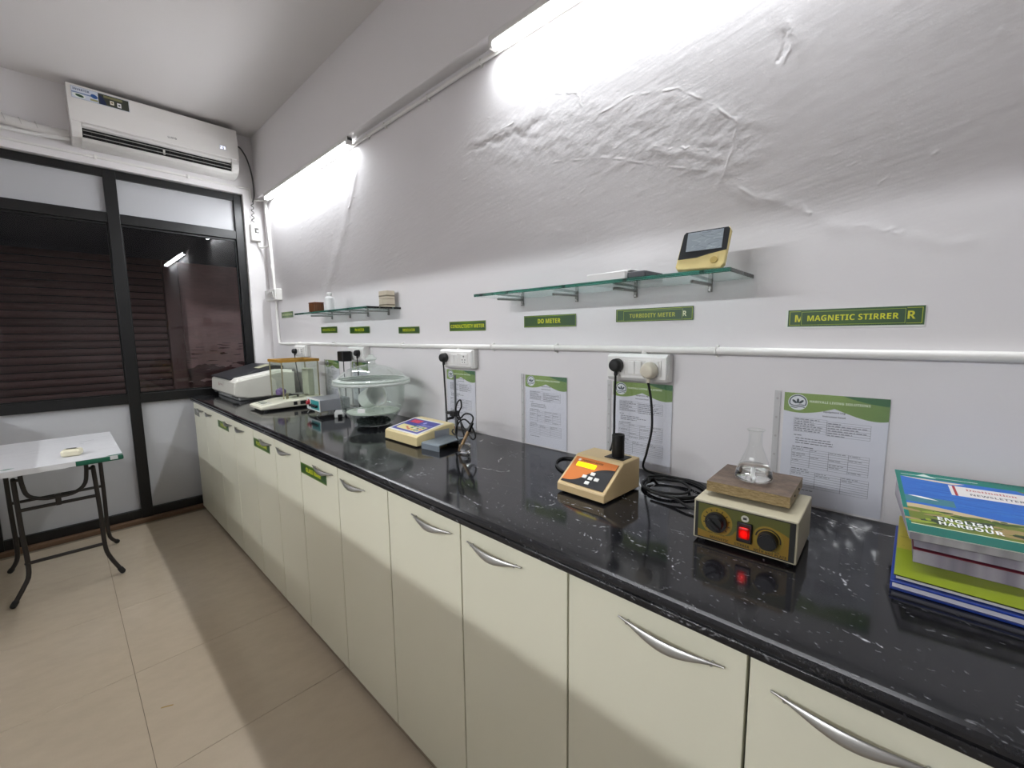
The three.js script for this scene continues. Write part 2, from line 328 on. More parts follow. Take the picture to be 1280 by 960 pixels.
tubeLight(-3.86, -2.43, 'lit white tube light at the far end of the wall, near the air conditioner');
tubeLight(-1.27, 0.16, 'lit white tube light nearer the camera, cut by the top of the picture');

// ================= CABINETS AND WORKTOP =================
const cream = M(0xe5e3ce, 0.3, { clearcoat: 0.25, clearcoatRoughness: 0.25 });
const creamSide = M(0xdcd7c8, 0.5), gapDark = M(0x2a2622, 0.8);
const DX = -0.605;                                     // plane of the door fronts
function handleGeo(len = 0.188) {
  const n = 36, m = 10, pos = [], idx = [];
  for (let i = 0; i <= n; i++) {
    const t = -1 + 2 * i / n, k = Math.cos(Math.PI * t / 2), a = 0.0018 + 0.0082 * k ** 1.7, o = 0.006 + 0.015 * k ** 1.2, th = 0.0018 + 0.0012 * k;
    for (let j = 0; j < m; j++) {
      const q = 2 * Math.PI * j / m, up = Math.cos(q), out = Math.sin(q);
      pos.push(t * len / 2, 0.007 - a + a * up, o + out * th - 0.005 * k * (up + 1) / 2);
    }
  }
  for (let i = 0; i < n; i++) for (let j = 0; j < m; j++) { const a = i * m + j, b = i * m + (j + 1) % m, c = a + m, d = b + m; idx.push(a, c, d, a, d, b); }
  for (const e of [0, n]) { for (let j = 1; j < m - 1; j++) { const a = e * m; e ? idx.push(a, a + j, a + j + 1) : idx.push(a, a + j + 1, a + j); } }
  const g = new THREE.BufferGeometry(); g.setAttribute('position', new THREE.Float32BufferAttribute(pos, 3)); g.setIndex(idx); g.computeVertexNormals();
  const posts = [-1, 1].map(s => cyl(0.0028, 0.014, 8).rotateX(Math.PI / 2).translate(s * len * 0.40, 0.002, 0.004));
  posts.forEach(p => { p.deleteAttribute('uv'); });
  return mergeGeometries([g, ...posts]);
}
const hGeo = handleGeo();
function signPrint(text, o = {}) {
  const w = o.w ?? 512, h = o.h ?? 88;
  return M(0xffffff, 0.35, { map: canvas(w, h, c => {
    c.fillStyle = o.margin ? '#eceee9' : '#30542a'; c.fillRect(0, 0, w, h);
    const m = o.margin ?? 0;
    const g = c.createLinearGradient(0, 0, w, 0); g.addColorStop(0, '#2d4f20'); g.addColorStop(0.5, o.mid ?? '#3c5f22'); g.addColorStop(1, '#2c4d30');
    c.fillStyle = g; c.fillRect(m * 1.4, m * 0.6, w - m * 1.6, h - m * 1.7);
    c.strokeStyle = '#a9c23a'; c.lineWidth = 2.5; c.strokeRect(m * 1.4 + 6, m * 0.6 + 6, w - m * 1.6 - 12, h - m * 1.7 - 12);
    c.fillStyle = o.ink ?? '#d5d820'; c.textBaseline = 'middle'; c.textAlign = 'center';
    let s = o.size ?? 50; c.font = `bold ${s}px sans-serif`;
    while (c.measureText(text).width > w * (o.fill ?? 0.88) && s > 8) { s -= 1; c.font = `bold ${s}px sans-serif`; }
    c.fillText(text, w / 2, h / 2 - m * 0.5);
  }) });
}
const signEdge = M(0xdfe3dc, 0.6);
const lines = [-4.05, -3.69, -3.33, -2.95, -2.583, -2.248, -1.931, -1.565, -1.204, -0.841, -0.493, -0.153, 0.19, 0.54, 0.89, 1.24, 1.59];
const cabLabels = ['far end cream cabinet against the glazed partition, grey tag on its first door', 'cream cabinet with a green sign, directly below the analytical balance', 'cream cabinet with a green sign, below the grey box on wire legs',
  'cream cabinet whose door carries the legible GLASS WARE sign', 'cream cabinet without a sign, below the orange panelled meter', 'near cream cabinet below the stirrer, cut by the bottom of the picture', 'cream cabinet nearest the camera below the books, outside the picture'];
for (let k = 0; k + 2 < lines.length && k / 2 < 7; k += 2) {
  const a = lines[k], b = lines[k + 2], zc = (a + b) / 2, w = b - a;
  const c = thing('base_cabinet', cabLabels[k / 2], 'cabinet', [0, 0, zc], 0, 'cream base cabinets under the worktop');
  mesh('body', mergeGeometries([
    box(0.012, 0.86, w - 0.004).translate(-0.012, 0.44, 0), box(0.56, 0.014, w - 0.004).translate(-0.30, 0.035, 0),
    box(0.56, 0.83, 0.014).translate(-0.30, 0.445, -w / 2 + 0.010), box(0.56, 0.83, 0.014).translate(-0.30, 0.445, w / 2 - 0.010), box(0.56, 0.012, w - 0.03).translate(-0.30, 0.862, 0)]), creamSide, c);
  mesh('plinth', box(0.02, 0.026, w - 0.002), gapDark, c, [DX + 0.03, 0.013, 0]);
  for (const j of [0, 1]) {
    const d0 = lines[k + j] + 0.0022, d1 = lines[k + j + 1] - 0.0022, dw = d1 - d0;
    const d = mesh('door', rbox(0.018, 0.842, dw, 0.0016), cream, c, [DX + 0.009, 0.026 + 0.421, (d0 + d1) / 2 - zc]);
    const off = j ? -dw / 2 + 0.03 + 0.094 : dw / 2 - 0.03 - 0.094;
    mesh('handle', hGeo, satin, d, [-0.0085, 0.82 - 0.447, off], [0, FACE, 0]);
    if (j === 0 && k === 2) sheet('sign', 0.255, 0.047, 0.0008, signPrint('CHEMICALS'), signEdge, d, [-0.0096, 0.793 - 0.447, -dw / 2 + 0.128], [0, FACE, 0]);
    if (j === 0 && k === 4) sheet('sign', 0.255, 0.047, 0.0008, signPrint('PLASTIC WARE'), signEdge, d, [-0.0096, 0.793 - 0.447, -dw / 2 + 0.130], [0, FACE, 0]);
    if (j === 0 && k === 6) sheet('sign', 0.262, 0.047, 0.0008, signPrint('GLASS WARE', { fill: 0.6 }), signEdge, d, [-0.0096, 0.788 - 0.447, -dw / 2 + 0.134], [0, FACE, 0]);
    if (j === 0 && k === 0) sheet('tag', 0.16, 0.05, 0.0008, M(0x7d7f78, 0.6), signEdge, d, [-0.0096, 0.79 - 0.447, -0.08], [0, FACE, 0]);
  }
}
{
  const z0 = END + 0.002, z1 = 1.7;
  const gran = (cw, ch, wm, hm, sd) => canvas(cw, ch, (c, w, h) => {
    seed = sd; const im = c.createImageData(w, h), sx = wm / w, sy = hm / h;
    for (let y = 0; y < h; y++) for (let x = 0; x < w; x++) {
      const X = x * sx, Yy = y * sy, i = (y * w + x) * 4;
      const n = noise(X * 9, Yy * 9, 1) * 5 + noise(X * 60, Yy * 60, 2) * 5 + (rnd() - 0.5) * 10;
      im.data[i] = 27 + n; im.data[i + 1] = 27 + n; im.data[i + 2] = 30 + n; im.data[i + 3] = 255;
    }
    c.putImageData(im, 0, 0);
    const fleck = (X, Yy, s, ang, al) => {
      c.save(); c.translate(X / sx, Yy / sy); c.rotate(ang); const gv = Math.round(165 + rnd() * 55); c.fillStyle = `rgba(${gv},${gv},${gv + 3},${al})`;
      const k = 1 + Math.floor(rnd() * 4);
      for (let q = 0; q < k; q++) { c.beginPath(); const ox = rr(-1.6, 1.6) * s / sx, oy = rr(-0.6, 0.6) * s / sy; for (let v = 0; v < 7; v++) { const a = v / 7 * 6.283, r = s * rr(0.3, 1); c[v ? 'lineTo' : 'moveTo'](ox + Math.cos(a) * r * 1.7 / sx, oy + Math.sin(a) * r * 0.55 / sy); } c.fill(); }
      c.restore();
    };
    for (let i = 0; i < 3400 * wm * hm / 1.5; i++) fleck(rr(0, wm), rr(0, hm), rr(0.0008, 0.0022), rr(-0.5, 0.9), rr(0.15, 0.6));
    for (let v = 0; v < 60 * wm / 2.4; v++) {                          // clusters strung along broken veins
      let X = rr(0, wm), Yy = rr(0, hm), a = rr(0.1, 0.9); const n = 4 + rnd() * 16;
      for (let q = 0; q < n; q++) { X += Math.cos(a) * rr(0.004, 0.022); Yy += Math.sin(a) * rr(-0.006, 0.018); a += rr(-0.6, 0.6); fleck(X, Yy, rr(0.0014, 0.0042), a, rr(0.3, 0.85)); }
    }
    for (let v = 0; v < 3 * wm; v++) {
      let X = rr(0, wm), Yy = rr(0, hm), a = rr(-0.2, 0.5); c.strokeStyle = `rgba(150,152,158,${rr(0.15, 0.4)})`; c.lineWidth = rr(1, 2.4); c.beginPath(); c.moveTo(X / sx, Yy / sy);
      for (let q = 0; q < 12; q++) { X += Math.cos(a) * 0.03; Yy += Math.sin(a) * 0.03; a += rr(-0.4, 0.4); c.lineTo(X / sx, Yy / sy); } c.stroke();
    }
  });
  const tex = gran(2048, 512, 2.56, 0.64, 77); tex.wrapS = tex.wrapT = THREE.RepeatWrapping;
  const gm = M(0xffffff, 0.09, { map: tex });
  const t = thing('worktop', 'long polished black granite worktop with white flecks', 'worktop', [0, 0, 0]);
  const uvm = (g) => { g = g.index ? g.toNonIndexed() : g; const p = g.attributes.position, uv = g.attributes.uv; for (let i = 0; i < p.count; i++) uv.setXY(i, p.getZ(i) / 2.56, (p.getX(i) * 0.92 + p.getY(i)) / 0.64); return g; };
  // two-layer bullnosed edge
  const prof = [[0.0, 0.887], [0.0, TOP], [-0.612, TOP], [-0.619, TOP - 0.002], [-0.6235, TOP - 0.007], [-0.6235, 0.893], [-0.621, 0.890], [-0.619, 0.887]];
  const slab = extr(prof, z1 - z0); slab.translate(0, 0, (z0 + z1) / 2);
  mesh('slab', uvm(slab), gm, t);
  const lip = rbox(0.05, 0.0165, z1 - z0, 0.004); lip.translate(-0.5965, 0.8785, (z0 + z1) / 2);
  mesh('edge_strip', uvm(lip), gm, t);
}

// ================= SERVICES ON THE WALLS =================
{
  const c = thing('conduit', 'white plastic conduit running along the wall just above the sockets', 'conduit');
  mesh('pipe', tube([[-0.014, 1.30, 1.6], [-0.014, 1.300, 0.2], [-0.014, 1.303, -0.8], [-0.014, 1.300, -1.7], [-0.014, 1.300, -2.7], [-0.014, 1.301, -3.3], [-0.014, 1.297, -3.72], [-0.014, 1.2975, -3.80]], 0.0105, 160, 12), pvc, c);
  const c0 = thing('conduit', 'white conduit bend dropping from the corner switch box to the long horizontal run', 'conduit');
  mesh('pipe', tube([[-0.014, 1.2975, -3.802], [-0.014, 1.298, -3.83], [-0.014, 1.305, -3.862], [-0.014, 1.335, -3.872], [-0.014, 1.45, -3.876], [-0.014, 1.648, -3.88]], 0.0105, 50, 12), pvc, c0);
  for (const z of [-3.45, -2.85, -2.02, -1.32, -0.98, -0.41, 0.3]) {
    mesh('clip', mergeGeometries([new THREE.TorusGeometry(0.0118, 0.0022, 6, 16), box(0.008, 0.034, 0.006).translate(0.010, 0, 0)]), pvc, c, [-0.014, 1.301, z]);
  }
  for (const z of [-0.625, -1.535, -2.49, -3.37]) mesh('drop', cyl(0.0085, 0.022, 12), pvc, c, [-0.016, 1.288, z]);
  const c2 = thing('conduit', 'white plastic conduit climbing the corner above the switch box', 'conduit');
  mesh('pipe', tube([[-0.014, 1.735, -3.885], [-0.014, 2.0, -3.905], [-0.014, 2.25, -3.93], [-0.014, 2.42, -3.95], [-0.014, 2.455, -3.955]], 0.0115, 40, 12), pvc, c2);
  for (const y of [1.93, 2.37]) mesh('coupling', cyl(0.0145, 0.035, 14), pvc, c2, [-0.014, y, -3.885 - (y - 1.735) * 0.095]);
  const c3 = thing('conduit', 'thin white conduit in the angle below the beam linking the tube lights', 'conduit');
  mesh('pipe', tube([[-0.011, 2.452, -3.93], [-0.011, 2.444, -3.2], [-0.011, 2.446, -2.4], [-0.011, 2.447, -1.6], [-0.011, 2.445, -1.0], [-0.011, 2.444, 0.3], [-0.011, 2.444, 1.5]], 0.008, 120, 10), pvc, c3);
  for (const z of [-3.25, -2.28, -2.1, -1.72, -1.36, -0.6]) mesh('clip', mergeGeometries([new THREE.TorusGeometry(0.0105, 0.0022, 6, 14), box(0.008, 0.03, 0.008).translate(0.008, 0, 0)]), pvc, c3, [-0.011, 2.446, z]);
}
const switchWhite = M(0xf0efec, 0.3), grooveGrey = M(0x8b8985, 0.6), holeDark = M(0x161616, 0.8);
function socketBox(label, z, w, h = 0.086, d = 0.045, y = 1.246, sockets = [-1, 1], name = 'socket_box') {
  const s = thing(name, label, 'socket', [0, y, z], FACE, 'white switched socket boxes on the wall');
  mesh('back_box', rbox(w, h, d - 0.012, 0.006), whitePlastic, s, [0, 0, (d - 0.012) / 2]);
  mesh('face_plate', side([[0, -h / 2], [0, h / 2], [0.010, h / 2 - 0.008], [0.012, h / 2 - 0.010], [0.012, -h / 2 + 0.010], [0.010, -h / 2 + 0.008]], w - 0.006, 0.001), switchWhite, s, [0, 0, d - 0.012]);
  const inset = mesh('module_strip', rbox(w - 0.036, h - 0.036, 0.003, 0.001), whitePlastic, s, [0, 0, d + 0.0012]);
  for (const k of [-0.012, 0.012]) mesh('rocker', rbox(0.022, 0.042, 0.006, 0.002), switchWhite, s, [k, 0, d + 0.003], [0.09, 0, 0]);
  for (const k of sockets) {
    const o = mesh('socket', rbox(0.042, 0.044, 0.004, 0.002), switchWhite, s, [k * (w / 2 - 0.046), 0, d + 0.0025]);
    for (const [hx, hy, r] of [[0, 0.012, 0.0036], [-0.009, -0.003, 0.0028], [0.009, -0.003, 0.0028], [-0.007, -0.014, 0.0022], [0.007, -0.014, 0.0022]]) mesh('hole', cyl(r, 0.0015, 10).rotateX(Math.PI / 2), holeDark, o, [hx, hy, 0.0018]);
  }
  return s;
}
socketBox('white socket box above the meter with the orange panel, one cream plug in it', -0.640, 0.205);
socketBox('white socket box above the beaker, right socket empty', -1.535, 0.225);
socketBox('white socket box behind the round glass desiccator', -2.49, 0.2);
socketBox('white socket box in the far corner above the analytical balance', -3.37, 0.2);
{
  const s = thing('switch_box', 'white switch box under the corner conduit', 'switch', [0, 1.695, -3.885], FACE);
  mesh('back_box', rbox(0.24, 0.092, 0.045, 0.006), whitePlastic, s, [0, 0, 0.0225]);
  mesh('face_plate', rbox(0.236, 0.086, 0.012, 0.005), switchWhite, s, [0, 0, 0.050]);
  for (const k of [-0.075, -0.045, -0.015, 0.015, 0.045, 0.075]) mesh('rocker', rbox(0.024, 0.048, 0.008, 0.002), switchWhite, s, [k, 0, 0.058], [0.1, 0, 0]);
}
// ----- air conditioner on the end wall -----
{
  const xc = -0.655, W = 0.905, y0 = 2.585, H = 0.335;
  const ac = thing('air_conditioner', 'white split air conditioner high on the end wall, with a coloured sticker', 'air conditioner', [xc, y0, END]);
  const acw = M(0xe3e0dc, 0.32);
  const body = [[0, 0.02], [0, H - 0.01], [0.012, H], [0.15, H], [0.165, H - 0.008], [0.175, 0.115], [0.172, 0.088], [0.130, 0.074], [0.112, 0.047], [0.125, 0.020], [0.095, 0.004], [0.03, 0]];
  mesh('body', side(body, W - 0.012, 0.003), acw, ac);
  for (const s of [-1, 1]) {
    const cap = [[0, 0.02], [0, H - 0.01], [0.012, H], [0.15, H], [0.168, H - 0.008], [0.182, 0.115], [0.182, 0.08], [0.176, 0.05], [0.155, 0.022], [0.10, 0.003], [0.03, 0]];
    mesh('side_cheek', side(cap, 0.05, 0.006), acw, ac, [s * (W / 2 - 0.025), 0, 0]);
  }
  const fp = [[0.160, H + 0.001], [0.172, H - 0.006], [0.1805, 0.24], [0.1875, 0.115], [0.186, 0.110], [0.178, 0.112], [0.172, 0.24]];
  mesh('front_panel', side(fp, W, 0.001), M(0xeae7e3, 0.25), ac);
  mesh('grille_top', rbox(W - 0.1, 0.016, 0.012, 0.003), acw, ac, [0, 0.098, 0.176]);
  mesh('outlet', box(W - 0.1, 0.066, 0.02), M(0x060606, 0.7), ac, [0, 0.056, 0.150]);
  const lou = M(0xa9a7a3, 0.35);
  for (const [y, z, r] of [[0.068, 0.170, 0.45], [0.044, 0.168, 0.5]]) mesh('louver', rbox(W - 0.108, 0.0035, 0.016, 0.0015), lou, ac, [0, y, z], [r, 0, 0]);
  for (let k = 0; k < 12; k++) mesh('vane', rbox(0.003, 0.052, 0.008, 0.001), M(0x1b1b1b, 0.6), ac, [-0.36 + k * 0.0655, 0.056, 0.1635], [0, 0.25, 0]);
  for (const x of [-0.13]) mesh('louver_post', rbox(0.012, 0.032, 0.006, 0.002), acw, ac, [x + 0.13, 0.052, 0.166]);
  mesh('bottom_tray', side([[0.02, 0.0], [0.10, 0.0], [0.15, 0.010], [0.172, 0.022], [0.168, 0.026], [0.12, 0.022]], W - 0.09, 0.001), acw, ac);
  const tilt = Math.atan2(0.1875 - 0.1805, 0.125);
  const st = canvas(512, 128, (c, w, h) => {
    c.fillStyle = '#3a3d33'; c.fillRect(0, 0, w, h);
    c.fillStyle = '#d4dae6'; c.fillRect(6, 6, 226, h - 12); c.fillStyle = '#8293b5'; c.fillRect(6, 58, 226, 14);
    c.fillStyle = '#44536f'; c.font = 'bold 30px sans-serif'; c.fillText('INVERTER', 16, 40);
    c.fillStyle = '#e9eee9'; c.beginPath(); c.ellipse(66, 94, 56, 24, 0.08, 0, 7); c.fill(); c.fillStyle = '#1d4a2c'; c.beginPath(); c.ellipse(70, 94, 36, 14, 0.15, 0, 7); c.fill();
    c.fillStyle = '#2e5a9e'; c.beginPath(); c.ellipse(196, 60, 30, 22, 0.3, 0, 7); c.fill(); c.fillStyle = '#a7a878'; c.fillRect(160, 92, 66, 20);
    c.fillStyle = '#17274d'; c.beginPath(); c.moveTo(240, 20); c.quadraticCurveTo(300, 60, 300, 122); c.lineTo(246, 122); c.closePath(); c.fill();
    c.fillStyle = '#7c7a55'; c.fillRect(280, 14, 170, 26); c.fillStyle = '#e8e0cf'; c.fillRect(334, 56, 36, 42); c.fillStyle = '#f2f2f2'; c.fillRect(398, 60, 38, 48);
    c.fillStyle = '#23262e'; c.fillRect(408, 76, 18, 16); c.fillStyle = '#6a5a3c'; c.fillRect(344, 68, 16, 14); c.strokeStyle = '#cfd6e2'; c.lineWidth = 5; c.strokeRect(3, 3, w - 6, h - 6);
  });
  sheet('sticker', 0.27, 0.072, 0.0006, M(0xffffff, 0.3, { map: st }), signEdge, ac, [-W / 2 + 0.155, 0.283, 0.1785], [-0.075, 0, 0]);
  const logo = canvas(256, 64, (c, w, h) => { c.fillStyle = '#eae7e3'; c.fillRect(0, 0, w, h); c.fillStyle = '#6f6e6c'; c.font = 'bold 50px sans-serif'; c.textAlign = 'center'; c.fillText('LLOYD', w / 2, 48); });
  sheet('logo', 0.085, 0.021, 0.0004, M(0xffffff, 0.25, { map: logo }), M(0xeae7e3, 0.25), ac, [0.05, 0.153, 0.1858], [-tilt, 0, 0]);
  const led = canvas(64, 64, (c, w, h) => { c.fillStyle = '#000'; c.fillRect(0, 0, w, h); c.fillStyle = '#fff'; c.font = 'bold 50px sans-serif'; c.textAlign = 'center'; c.fillText('21', w / 2, 50); });
  sheet('display', 0.045, 0.036, 0.0005, new THREE.MeshStandardMaterial({ color: 0xe3e2e2, roughness: 0.25, emissive: 0xcfd8ff, emissiveIntensity: 1.2, emissiveMap: led }), M(0xeae7e3, 0.25), ac, [W / 2 - 0.10, 0.178, 0.1847], [-tilt, 0, 0]);
}
{
  const cab = thing('power_cable', 'grey cable from the air conditioner down to its small switch', 'cable');
  mesh('lead', tube([[-0.20, 2.83, -3.99], [-0.165, 2.845, -4.0], [-0.115, 2.81, -4.035], [-0.085, 2.72, -4.035], [-0.070, 2.60, -4.03], [-0.072, 2.50, -4.028], [-0.084, 2.45, -4.03]], 0.0055, 60, 8), M(0x4c4a49, 0.5), cab);
  const coil = []; for (let i = 0; i <= 80; i++) { const t = i / 80; coil.push([-0.088 - 0.004 * t + 0.009 * Math.sin(t * 26), 2.45 - 0.16 * t, -4.032 + 0.006 * Math.cos(t * 26)]); }
  mesh('twisted_lead', tube(coil, 0.0034, 160, 6), M(0x6b6866, 0.5), cab);
  const iso = thing('isolator_switch', 'small white isolator switch beside the partition frame, below the air conditioner', 'switch', [-0.078, 2.14, END]);
  mesh('back_box', rbox(0.075, 0.135, 0.03, 0.006), whitePlastic, iso, [0, 0.0675, 0.0155]);
  mesh('cover', rbox(0.068, 0.126, 0.012, 0.005), switchWhite, iso, [0, 0.0675, 0.034]);
  mesh('breaker_window', rbox(0.03, 0.04, 0.004, 0.001), M(0x55524f, 0.5), iso, [0.004, 0.085, 0.0405]);
  mesh('toggle', rbox(0.012, 0.018, 0.010, 0.002), M(0xe8e8e8, 0.4), iso, [0.006, 0.08, 0.045]);
  const a = thing('conduit', 'short white conduit bend above the isolator switch', 'conduit');
  mesh('pipe', tube([[-0.175, 2.552, -4.048], [-0.10, 2.552, -4.048], [-0.092, 2.545, -4.048], [-0.09, 2.48, -4.048], [-0.082, 2.47, -4.045], [-0.03, 2.466, -4.0], [-0.018, 2.463, -3.965]], 0.007, 60, 8), pvc, a);
  const b = thing('conduit', 'short white pipe from the isolator switch to the corner conduit', 'conduit');
  mesh('pipe', tube([[-0.06, 2.135, -4.045], [-0.058, 2.105, -4.045], [-0.045, 2.095, -4.03], [-0.02, 2.095, -3.93]], 0.0075, 30, 8), pvc, b);
  const t = thing('cable_trunking', 'thin white cable strip on the end wall under the air conditioner', 'trunking');
  mesh('strip', rbox(1.6, 0.014, 0.010, 0.003), pvc, t, [-0.97, 2.553, END + 0.0055]);
  for (const x of [-0.5, -1.0, -1.6]) mesh('clip', rbox(0.014, 0.026, 0.013, 0.003), pvc, t, [x, 2.553, END + 0.007]);
  // insulated refrigerant pipe running left from the unit
  const p = thing('insulated_pipe', 'white taped pipe bundle leaving the left of the air conditioner', 'pipe');
  mesh('wrap', tube([[-1.112, 2.640, -4.0], [-1.2, 2.634, -4.0], [-1.5, 2.655, -4.0], [-1.82, 2.66, -4.0]], 0.028, 90, 14), M(0xd9d6d3, 0.8), p);
  mesh('tape', mergeGeometries(Array.from({ length: 9 }, (_, i) => new THREE.TorusGeometry(0.0285, 0.0022, 6, 18).rotateY(Math.PI / 2).rotateZ(0.25).translate(-1.25 - i * 0.065, 2.642 + Math.min(0.016, i * 0.004), -4.0))), M(0xc4c1be, 0.8), p);
  mesh('drain_hose', tube([[-1.112, 2.61, -3.985], [-1.3, 2.598, -4.0], [-1.7, 2.612, -4.01], [-1.82, 2.615, -4.01]], 0.012, 60, 10), M(0xe2e0dd, 0.6), p);
}

// ================= SIGNS AND NOTICES =================
function wallSign(label, z0, z1, y0, y1, text, o = {}) {
  const s = thing('wall_sign', label, 'sign', [-0.0012, (y0 + y1) / 2, (z0 + z1) / 2], FACE);
  sheet('board', z1 - z0, y1 - y0, 0.0012, signPrint(text, o), signEdge, s, [0, 0, 0.002]);
  return s;
}
const whiteEdge = M(0xeef0ea, 0.5);
{
  const s = wallSign('green MAGNETIC STIRRER sign with a second strip pasted over it', -0.248, 0.010, 1.362, 1.408, 'M STIRRER R', { w: 640, h: 116, margin: 10, size: 66, fill: 0.86 });
  s.children[0].material[4] = M(0xffffff, 0.35, { map: canvas(640, 116, (c, w, h) => { c.fillStyle = '#e9ebe6'; c.fillRect(0, 0, w, h); c.fillStyle = '#30542a'; c.fillRect(12, 2, w - 14, h - 12); c.strokeStyle = '#b9c433'; c.lineWidth = 3; c.strokeRect(22, 12, w - 34, h - 32); c.fillStyle = '#d8d430'; c.font = 'bold 60px sans-serif'; c.textBaseline = 'middle'; c.fillText('M', 44, 56); c.fillText('R', w - 76, 52); }) });
  sheet('overlay', 0.196, 0.036, 0.0012, signPrint('MAGNETIC STIRRER', { w: 560, h: 100, size: 52, fill: 0.9 }), whiteEdge, s, [0.001, 0.001, 0.0036], [0, 0, 0.004]);
}
{
  const s = wallSign('green TURBIDITY METER sign with a second strip pasted over it, under the glass shelf', -0.735, -0.481, 1.391, 1.432, '', { w: 640, h: 104 });
  s.children[0].material[4] = M(0xffffff, 0.35, { map: canvas(640, 104, (c, w, h) => { c.fillStyle = '#30542a'; c.fillRect(0, 0, w, h); c.strokeStyle = '#b9c433'; c.lineWidth = 3; c.strokeRect(10, 9, w - 20, h - 18); c.fillStyle = '#e3e6c0'; c.font = 'bold 56px sans-serif'; c.textBaseline = 'middle'; c.fillText('R', w - 86, 54); }) });
  sheet('overlay', 0.196, 0.035, 0.0012, signPrint('TURBIDITY METER', { w: 560, h: 100, size: 50, fill: 0.82, ink: '#a9b030' }), whiteEdge, s, [-0.002, -0.0025, 0.0036]);
}
wallSign('green DO METER sign on the wall above the middle notice', -1.145, -0.895, 1.3805, 1.4255, 'DO METER', { size: 46 });
wallSign('green CONDUCTIVITY METER sign above the socket box with an empty socket', -1.619, -1.368, 1.372, 1.416, 'CONDUCTIVITY METER', { mid: '#4c7412', fill: 0.93 });
wallSign('green DESICCATOR sign, smallest one right of the far shelf', -2.062, -1.866, 1.365, 1.4, 'DESICCATOR', { fill: 0.7 });
wallSign('green PH METER sign below the right half of the far glass shelf', -2.628, -2.377, 1.37, 1.411, 'PH METER', { fill: 0.55 });
wallSign('green WEIGHING SCALE sign below the left half of the far glass shelf', -3.058, -2.807, 1.376, 1.419, 'WEIGHING SCALE', { fill: 0.9, ink: '#b8c021' });
wallSign('pale green sign near the room corner, left of the far glass shelf', -3.803, -3.554, 1.506, 1.552, 'SPECTROPHOTOMETER', { ink: '#cfd9a0', mid: '#6f8f55' });

function noticePrint(sd) {
  return canvas(512, 724, (c, w, h) => {
    seed = sd; c.fillStyle = '#dfe1ea'; c.fillRect(0, 0, w, h);
    const g = c.createLinearGradient(0, 0, w, 130); g.addColorStop(0, '#7f9c4c'); g.addColorStop(0.45, '#86a352'); g.addColorStop(1, '#6d8f4a'); c.fillStyle = g;
    c.beginPath(); c.moveTo(0, 0); c.lineTo(w, 0); c.lineTo(w, 132); c.bezierCurveTo(430, 158, 340, 112, 262, 84); c.bezierCurveTo(180, 120, 90, 142, 0, 118); c.closePath(); c.fill();
    c.fillStyle = '#2f6a3c'; c.beginPath(); c.moveTo(300, 0); c.lineTo(w, 0); c.lineTo(w, 46); c.quadraticCurveTo(400, 40, 300, 0); c.fill();
    c.fillStyle = '#e4e9ec'; c.beginPath(); c.arc(74, 60, 52, 0, 7); c.fill(); c.strokeStyle = '#31424a'; c.lineWidth = 6; c.beginPath(); c.arc(74, 60, 44, 2.7, 6.75); c.stroke();
    c.fillStyle = '#2c3f45'; for (const [dx, a] of [[0, 0], [-18, -0.8], [18, 0.8]]) { c.save(); c.translate(74 + dx, 52 + Math.abs(dx) * 0.25); c.rotate(a); c.beginPath(); c.ellipse(0, 0, 7, 16, 0, 0, 7); c.fill(); c.restore(); }
    c.lineWidth = 5; for (const yy of [80, 92]) { c.beginPath(); c.moveTo(36, yy - 4); c.quadraticCurveTo(56, yy + 8, 74, yy); c.quadraticCurveTo(92, yy - 8, 112, yy); c.stroke(); }
    c.fillStyle = '#e6efda'; c.font = 'bold 21px sans-serif'; c.fillText('HARIYALI LIVING SOLUTIONS', 134, 56);
    c.fillStyle = '#33363d'; c.textAlign = 'center'; c.font = 'bold 15px sans-serif'; c.fillText('Equipment Log', 262, 112); c.font = 'bold 13px sans-serif'; c.fillText('Instrument Detail', 262, 140); c.textAlign = 'left';
    const word = (x, y, ww, al = 0.7, hh = 5) => { c.fillStyle = `rgba(60,64,74,${al})`; let q = x; while (q < x + ww) { const l = rr(8, 30); c.fillRect(q, y, Math.min(l, x + ww - q), hh); q += l + rr(3, 6); } };
    c.strokeStyle = 'rgba(90,94,104,0.6)'; c.lineWidth = 1.6;
    for (let i = 0; i < 6; i++) { word(64, 166 + i * 15, rr(80, 150)); word(236, 176 + i * 15, rr(60, 190), 0.6); c.strokeRect(60, 160 + i * 15, 170, 15); c.strokeRect(232, 168 + i * 15, 206, 15); }
    word(64, 272, 40); for (let i = 0; i < 3; i++) word(74, 292 + i * 15, rr(120, 230), 0.75);
    word(60, 350, 110, 0.8);
    for (let r = 0; r < 8; r++) for (let k = 0; k < 4; k++) { c.strokeRect(58 + k * 96, 362 + r * 15, 96, 15); if (r < 1 || rnd() < 0.25) word(62 + k * 96, 366 + r * 15, rr(30, 80), 0.6, 4); }
    word(60, 496, 90, 0.8); for (let r = 0; r < 7; r++) for (let k = 0; k < 3; k++) { c.strokeRect(58 + k * 130, 508 + r * 15, 130, 15); if (r < 2) word(62 + k * 130, 512 + r * 15, rr(40, 110), 0.6, 4); }
    word(62, 632, 120, 0.7);
  });
}
const notTex = [noticePrint(5), noticePrint(61)].map(t => M(0xffffff, 0.6, { map: t }));
const sleeveMat = M(0xffffff, 0.08, { transmission: 0.97, ior: 1.45, thickness: 0 });
const punchStrip = M(0xf0f0f0, 0.3, { transmission: 0.55, thickness: 0 });
